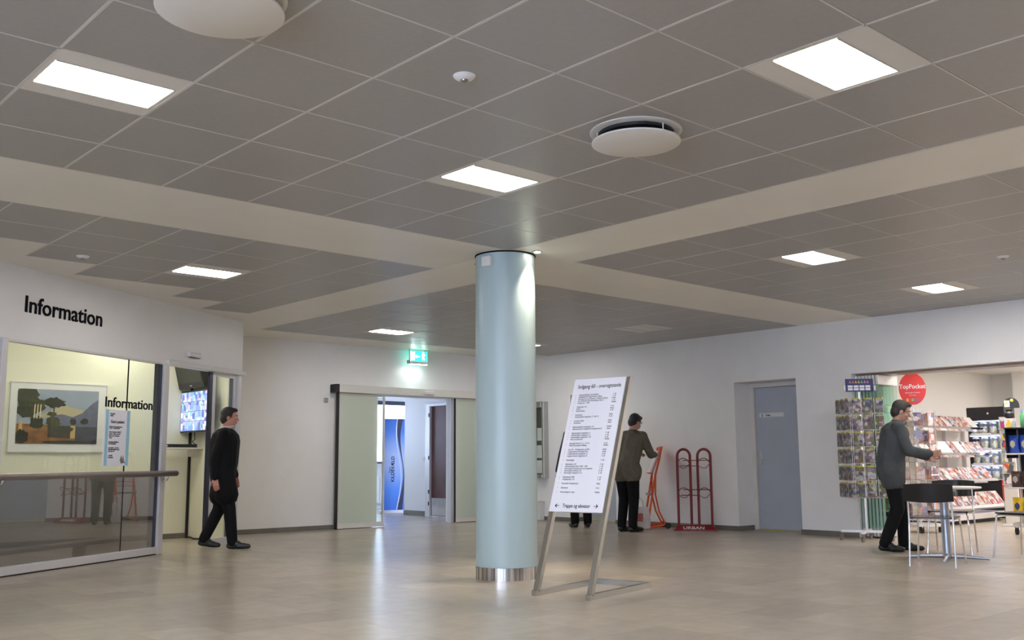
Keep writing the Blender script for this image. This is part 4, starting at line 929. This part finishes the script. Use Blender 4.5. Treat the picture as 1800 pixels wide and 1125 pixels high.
MB().box(-.085, -.02, -.0075, -.0062, .285, .37).build('print', 'paper', bd); MB().lathe([(.02, 0), (.02, .001)], 12, T=frame((-.052, -.0078, .335), (1, 0, 0), (0, 0, 1), (0, -1, 0))).lathe([(.02, 0), (.02, .001)], 12, T=frame((.01, -.0064, .375), (1, 0, 0), (0, 0, 1), (0, -1, 0))).build('emblem', 'yellow', bd)
r = thing('black_pot', 'round black pot on a white printed box on shelf top', 'pot', (UX+.06, U1-.06, 1.4035))
MB().bbox(-.055, .055, -.055, .055, 0, .12, .003).build('printed_box', 'packet', r); MB().lathe([(.03, .1205), (.06, .14), (.062, .19), (.035, .22), (.045, .24), (.02, .245)], 24).build('pot', 'black', r, True)
r = thing('red_bottle', 'small red bottle on top of the snack shelf', 'bottle', (UX+.06, U1-.27, 1.4035))
MB().lathe([(.03, 0), (.034, .01), (.034, .10), (.015, .13), (.015, .15)], 20).build('bottle', 'redsign', r, True); MB().lathe([(.017, .1505), (.017, .17)], 14).build('cap', 'white', r, True)
r = thing('green_bottle', 'small green and white bottle on top of the snack shelf', 'bottle', (UX+.10, U1-.205, 1.4035))
MB().lathe([(.024, 0), (.028, .01), (.028, .15), (.012, .19), (.012, .21)], 20).build('bottle', mat('greenb', (.08, .35, .14), .35), r, True); MB().lathe([(.015, .2105), (.015, .24)], 14).build('cap', mat('capblue', (.15, .35, .6), .4), r, True)

# ================================================================== PEOPLE
_ico = bmesh.new(); bmesh.ops.create_icosphere(_ico, subdivisions=2, radius=1); ICO = [v.co.copy() for v in _ico.verts]; _ico.free()
def hull_capsule(bm, p0, r0, p1, r1):
    p0 = Vector(p0); p1 = Vector(p1); d = p1-p0
    for p, q in ((p0, r0), (p1, r1)):
        for c in ICO: bm.verts.new(p+c*q)
    res = bmesh.ops.convex_hull(bm, input=bm.verts[:])
    dead = [v for v in bm.verts if not v.link_faces]
    if dead: bmesh.ops.delete(bm, geom=dead, context='VERTS')
def ellipsoid(bm, c, rad, R=None):
    M_ = Matrix.Translation(Vector(c)) @ (R.to_4x4() if R else Matrix()) @ Matrix.Diagonal((*rad, 1)); bmesh.ops.create_icosphere(bm, subdivisions=3, radius=1, matrix=M_)
def blob(name, prims, voxel, smooth, matname, parent):
    B = MB()
    for pr in prims:
        bm = bmesh.new()
        if pr[0] == 'c': hull_capsule(bm, *pr[1:])
        else: ellipsoid(bm, *pr[1:])
        bmesh.ops.recalc_face_normals(bm, faces=bm.faces[:]); B.bm(bm)
    me = B.mesh(name, matname); o = bpy.data.objects.new(name, me); col.objects.link(o)
    md = o.modifiers.new('r', 'REMESH'); md.mode = 'VOXEL'; md.voxel_size = voxel; md.use_smooth_shade = True
    if smooth: sm = o.modifiers.new('s', 'SMOOTH'); sm.factor = .5; sm.iterations = smooth
    bpy.context.view_layer.update(); dg = bpy.context.evaluated_depsgraph_get()
    m2 = bpy.data.meshes.new_from_object(o.evaluated_get(dg)); bpy.data.objects.remove(o)
    m2.materials.clear(); m2.materials.append(MATS[matname] if isinstance(matname, str) else matname)
    m2.polygons.foreach_set('use_smooth', [True]*len(m2.polygons))
    return obj(name, m2, parent)
def hand(prims, wrist, d, palm, side, curl):
    """five fingers from a palm; d = along the hand, palm = direction the palm faces"""
    d = Vector(d).normalized(); pn = Vector(palm); pn = (pn-d*pn.dot(d)).normalized(); sd = d.cross(pn)*side; w_ = Vector(wrist)
    for q in (-.028, -.009, .010, .028): prims.append(('c', w_+d*.01+sd*q*.7, .014, w_+d*.085+sd*q, .0125))
    for q, ln in ((-.030, .062), (-.010, .076), (.011, .082), (.031, .072)):
        p = w_+d*.088+sd*q; dd = d.copy(); a = curl
        for k in range(3):
            dd = (dd*math.cos(a)+pn*math.sin(a)).normalized(); dd2 = dd; n_ = p+dd2*ln*(.42, .32, .26)[k]
            prims.append(('c', p, .0092-.0008*k, n_, .0086-.0008*k)); p = n_
            pn2 = pn; pn = (pn*math.cos(a)-d*0).normalized()
        pn = Vector(palm); pn = (pn-d*pn.dot(d)).normalized()
    p = w_+d*.025+sd*.034; t1 = (d*.6+sd*.55+pn*.45).normalized(); q = p+t1*.045; t2 = (d*.85+sd*.1+pn*.5).normalized()
    prims.append(('c', w_+d*.02+sd*.02, .014, p, .013)); prims.append(('c', p, .012, q, .0105)); prims.append(('c', q, .0105, q+t2*.032, .0085))
def person(name_label, loc, rz, J, look, skin, coat, trou, shoe, hairm, hem, scale=1.0, collar=None, flare=0.0, bulk=0.0):
    r = thing('person', name_label, 'person', loc, rz); r.scale = (scale,)*3
    V = {k: Vector(v) for k, v in J.items() if len(v) == 3}
    hp = V['head']; Rh = Matrix.Rotation(look[1], 3, 'Z') @ Matrix.Rotation(look[0], 3, 'Y')
    H = lambda x, y, z: hp+Rh @ Vector((x, y, z))
    # ---- body: one continuous surface
    B = [('e', H(-.008, 0, .03), (.098, .076, .092), Rh), ('e', H(.022, 0, -.035), (.070, .060, .080), Rh), ('e', H(.05, 0, -.075), (.034, .036, .028), Rh),
         ('c', H(.085, 0, .012), .010, H(.108, 0, -.022), .014), ('e', H(.088, 0, -.055), (.014, .026, .010), Rh), ('e', H(.075, 0, .035), (.022, .055, .012), Rh)]
    for s_ in (-1, 1): B.append(('e', H(-.005, .077*s_, -.005), (.022, .010, .033), Rh)); B.append(('e', H(.055, .042*s_, -.025), (.028, .022, .022), Rh))
    B.append(('c', H(-.015, 0, -.05), .056, V['neck'], .062))
    ch, pe, nk = V['chest'], V['pelvis'], V['neck']
    B += [('c', ch+Vector((0, .07, 0)), .115, pe+Vector((0, .05, .06)), .115), ('c', ch+Vector((0, -.07, 0)), .115, pe+Vector((0, -.05, .06)), .115), ('c', nk, .06, ch, .12)]
    for s_, S_ in ((1, 'l'), (-1, 'r')):
        sh, el, wr, hi, kn, an = (V[S_+k] for k in ('sho', 'elb', 'wri', 'hip', 'kne', 'ank'))
        B += [('c', nk-Vector((0, 0, .03)), .055, sh, .058), ('c', ch, .1, sh, .06), ('c', sh, .055, el, .042), ('c', el, .042, wr, .026)]
        B += [('c', hi, .095, kn, .06), ('c', kn, .06, kn.lerp(an, .35), .057), ('c', kn.lerp(an, .35), .056, an, .036), ('c', pe, .12, hi, .1)]
        tdir = V[S_+'toe']; B.append(('c', an-Vector((0, 0, .02)), .036, tdir, .026))
        hd = V[S_+'hdir']; hand(B, wr, hd, V[S_+'palm'], s_ if S_ == 'l' else -s_ * -1, J.get(S_+'curl', (.35,))[0])
    body = blob('body', B, .0065, 3, skin, r)
    # ---- eyes, brows, lips
    for s_ in (-1, 1):
        bm = bmesh.new(); ellipsoid(bm, H(.079, .031*s_, .008), (.011, .014, .009), Rh); MB().bm(bm).build('eye', 'white', r, True)
        bm = bmesh.new(); ellipsoid(bm, H(.0885, .031*s_, .008), (.004, .006, .006), Rh); MB().bm(bm).build('pupil', 'ink', r, True)
        bm = bmesh.new(); ellipsoid(bm, H(.090, .032*s_, .034), (.008, .020, .005), Rh); MB().bm(bm).build('eyebrow', hairm, r, True)
    bm = bmesh.new(); ellipsoid(bm, H(.098, 0, -.056), (.007, .022, .006), Rh); MB().bm(bm).build('lips', mat('lips', (.40, .16, .13), .5), r, True)
    # ---- hair
    hh = [('e', H(-.022, 0, .048), (.098, .083, .090), Rh), ('e', H(-.055, 0, -.01), (.062, .076, .085), Rh), ('e', H(.035, 0, .098), (.055, .062, .030), Rh)]
    for s_ in (-1, 1): hh.append(('e', H(-.012, .066*s_, .03), (.05, .020, .05), Rh))
    blob('hair', hh, .008, 2, hairm, r)
    # ---- jacket
    k_ = .028+bulk; Jk = [('c', ch+Vector((0, .075, .02)), .118+k_, pe+Vector((0, .055, .08)), .115+k_), ('c', ch+Vector((0, -.075, .02)), .118+k_, pe+Vector((0, -.055, .08)), .115+k_), ('c', nk-Vector((0, 0, .015)), .07, ch, .13+k_*.5)]
    for s_, S_ in ((1, 'l'), (-1, 'r')):
        sh, el, wr, hi, kn = (V[S_+k] for k in ('sho', 'elb', 'wri', 'hip', 'kne'))
        Jk += [('c', nk-Vector((0, 0, .04)), .066, sh, .074), ('c', ch, .125, sh, .08), ('c', sh, .076, el, .064), ('c', el, .064, el.lerp(wr, .93), .047)]
        hq = hi.lerp(kn, hem); Jk.append(('c', pe+Vector((0, .05*s_, .05)), .165, hi+Vector((0, 0, -.02)), .150)); Jk.append(('c', hi, .150, hq, .138+flare))
    if hem > .2: Jk.append(('c', V['lhip'].lerp(V['lkne'], hem), .11+flare, V['rhip'].lerp(V['rkne'], hem), .11+flare))
    jk = blob('jacket', Jk, .011, 3, coat, r)
    if collar:
        a_ = nk+Vector((0, 0, .0)); Bc = MB(); pts = [(a_.x+.075*math.cos(2*PI*i/20)+.012, a_.y+.072*math.sin(2*PI*i/20), a_.z+.018+.012*math.cos(2*PI*i/20)) for i in range(20)]
        Bc.tube(pts, .02, 10, closed=True).build('scarf', collar, r, True)
    # ---- trousers and shoes
    Tr = [('c', pe+Vector((0, .05, .04)), .128, pe+Vector((0, -.05, .04)), .128)]
    for S_ in 'lr':
        hi, kn, an = V[S_+'hip'], V[S_+'kne'], V[S_+'ank']; Tr += [('c', pe, .13, hi, .118), ('c', hi, .115, kn, .080), ('c', kn, .080, an+Vector((0, 0, .0)), .066)]
    blob('trousers', Tr, .011, 3, trou, r)
    for S_ in 'lr':
        an, to = V[S_+'ank'], V[S_+'toe']; f_ = (to-an); f_.z = 0; f_.normalize(); dn = to.z-.03
        lift = an.z-.085
        heel = an-f_*.035-Vector((0, 0, .045))
        blob('shoe', [('c', heel, .040, to, .036), ('c', an-Vector((0, 0, .01)), .046, an.lerp(to, .45)-Vector((0, 0, .005)), .044), ('c', an.lerp(to, .55)-Vector((0, 0, .02)), .044, to+f_*.045-Vector((0, 0, .004)), .030)], .007, 2, shoe, r)
    return r
def pose(lean=0, **kw):
    J = dict(pelvis=(0, 0, .95), chest=(lean*.6, 0, 1.30), neck=(lean, 0, 1.47), head=(lean+.035, 0, 1.615), lhip=(0, .095, .90), rhip=(0, -.095, .90), lkne=(.02, .10, .49), rkne=(.02, -.10, .49),
             lank=(-.02, .10, .085), rank=(-.02, -.10, .085), ltoe=(.13, .115, .036), rtoe=(.13, -.115, .036), lsho=(lean*.9, .185, 1.40), rsho=(lean*.9, -.185, 1.40), lelb=(lean-.03, .235, 1.11), relb=(lean-.03, -.235, 1.11),
             lwri=(lean+.04, .245, .87), rwri=(lean+.04, -.245, .87), lhdir=(.15, 0, -1), rhdir=(.15, 0, -1), lpalm=(.1, -1, 0), rpalm=(.1, 1, 0), lcurl=(.35,), rcurl=(.35,))
    J.update(kw); return J
mat('skin', (.48, .26, .18), .5, var=.06, scale=20); mat('skin_red', (.50, .22, .15), .5, var=.06, scale=20)
mat('hair_black', (.014, .012, .011), .55, var=.3, scale=40, bump=.6, bscale=150); mat('hair_dark', (.03, .025, .02), .55, var=.3, scale=40, bump=.6, bscale=150)
mat('coat_black', (.005, .005, .006), .8, spec=.2, bump=.4, bscale=18); mat('coat_olive', (.115, .098, .072), .8, var=.2, scale=7, bump=.6, bscale=16); mat('coat_grey', (.05, .055, .058), .75, var=.2, scale=6, bump=.6, bscale=14)
mat('trousers_black', (.005, .005, .006), .8, spec=.2, bump=.3, bscale=20); mat('shoe_black', (.012, .012, .012), .35); mat('scarf_white', (.55, .48, .45), .8, bump=.5, bscale=60)
mat('coat_navy', (.015, .016, .025), .75, bump=.4, bscale=18)
# walking man at the office door (mid-stride, facing right)
person('person in a long black coat walking past the information office', (5.46, 11.22, 0), math.radians(-34),
       pose(.02, lkne=(-.05, .09, .48), lank=(-.22, .09, .115), ltoe=(-.09, .10, .040), rkne=(.10, -.09, .50), rank=(.15, -.09, .085), rtoe=(.30, -.10, .036), lelb=(.03, .235, 1.11), lwri=(.12, .23, .88), relb=(-.07, -.235, 1.11), rwri=(-.06, -.245, .86)),
       (.10, 0), 'skin_red', 'coat_black', 'trousers_black', 'shoe_black', 'hair_black', .6, .955, 'scarf_white', .012, .03)
# man taking a newspaper from the orange stand
person('person in an olive brown jacket leaning over the orange stand', (10.86, 9.60, 0), math.radians(4),
       pose(.17, pelvis=(-.02, 0, .93), head=(.235, 0, 1.60), rsho=(.16, -.185, 1.39), lsho=(.16, .185, 1.39), lelb=(.32, .24, 1.13), lwri=(.53, .20, 1.13), relb=(.30, -.23, 1.12), rwri=(.52, -.14, 1.12), lhdir=(1, -.1, .05), rhdir=(1, .1, .05), lpalm=(0, -.4, -1), rpalm=(0, .4, -1), lkne=(.05, .10, .49), rkne=(.03, -.10, .49)),
       (.45, -.2), 'skin', 'coat_olive', 'trousers_black', 'shoe_black', 'hair_black', .18, .97, bulk=.018)
# man at the shop entrance, reaching forward
m3 = person('person in a grey jacket reaching forward beside the cafe table', (10.50, 5.42, 0), math.radians(-58),
       pose(.10, head=(.15, 0, 1.585), lkne=(.12, .10, .50), lank=(.10, .10, .09), ltoe=(.25, .11, .036), rkne=(.04, -.10, .49), rank=(-.12, -.10, .095), rtoe=(.02, -.11, .036), lelb=(.22, .23, 1.14), lwri=(.43, .19, 1.06), relb=(.18, -.23, 1.13), rwri=(.42, -.17, 1.10), lhdir=(1, -.1, .1), rhdir=(1, .15, .1), lpalm=(0, -1, .2), rpalm=(0, 1, .2), lcurl=(.7,), rcurl=(.7,)),
       (.35, 0), 'skin', 'coat_grey', 'trousers_black', 'shoe_black', 'hair_dark', .25, .955, bulk=.015)
# person almost hidden by the directory board
person('person in dark clothes standing behind the directory board', (11.10, 10.76, 0), math.radians(60),
       pose(.0, lelb=(-.02, .28, 1.12), lwri=(-.02, .36, .84), lhdir=(0, .2, -1)), (.15, 0), 'skin', 'coat_navy', 'trousers_black', 'shoe_black', 'hair_dark', .15, 1.0)
# wallet held by the man at the shop entrance
r = thing('wallet', 'small pale wallet held by the person in the grey jacket', 'wallet', (10.50, 5.42, 0), math.radians(-58)); r.scale = (.955,)*3
MB().bbox(.50, .60, -.045, .045, 1.085, 1.105, .004).build('cover', mat('wallet', (.45, .55, .5), .5), r); MB().box(.51, .59, -.04, .04, 1.1055, 1.109).build('flap', 'paper', r)
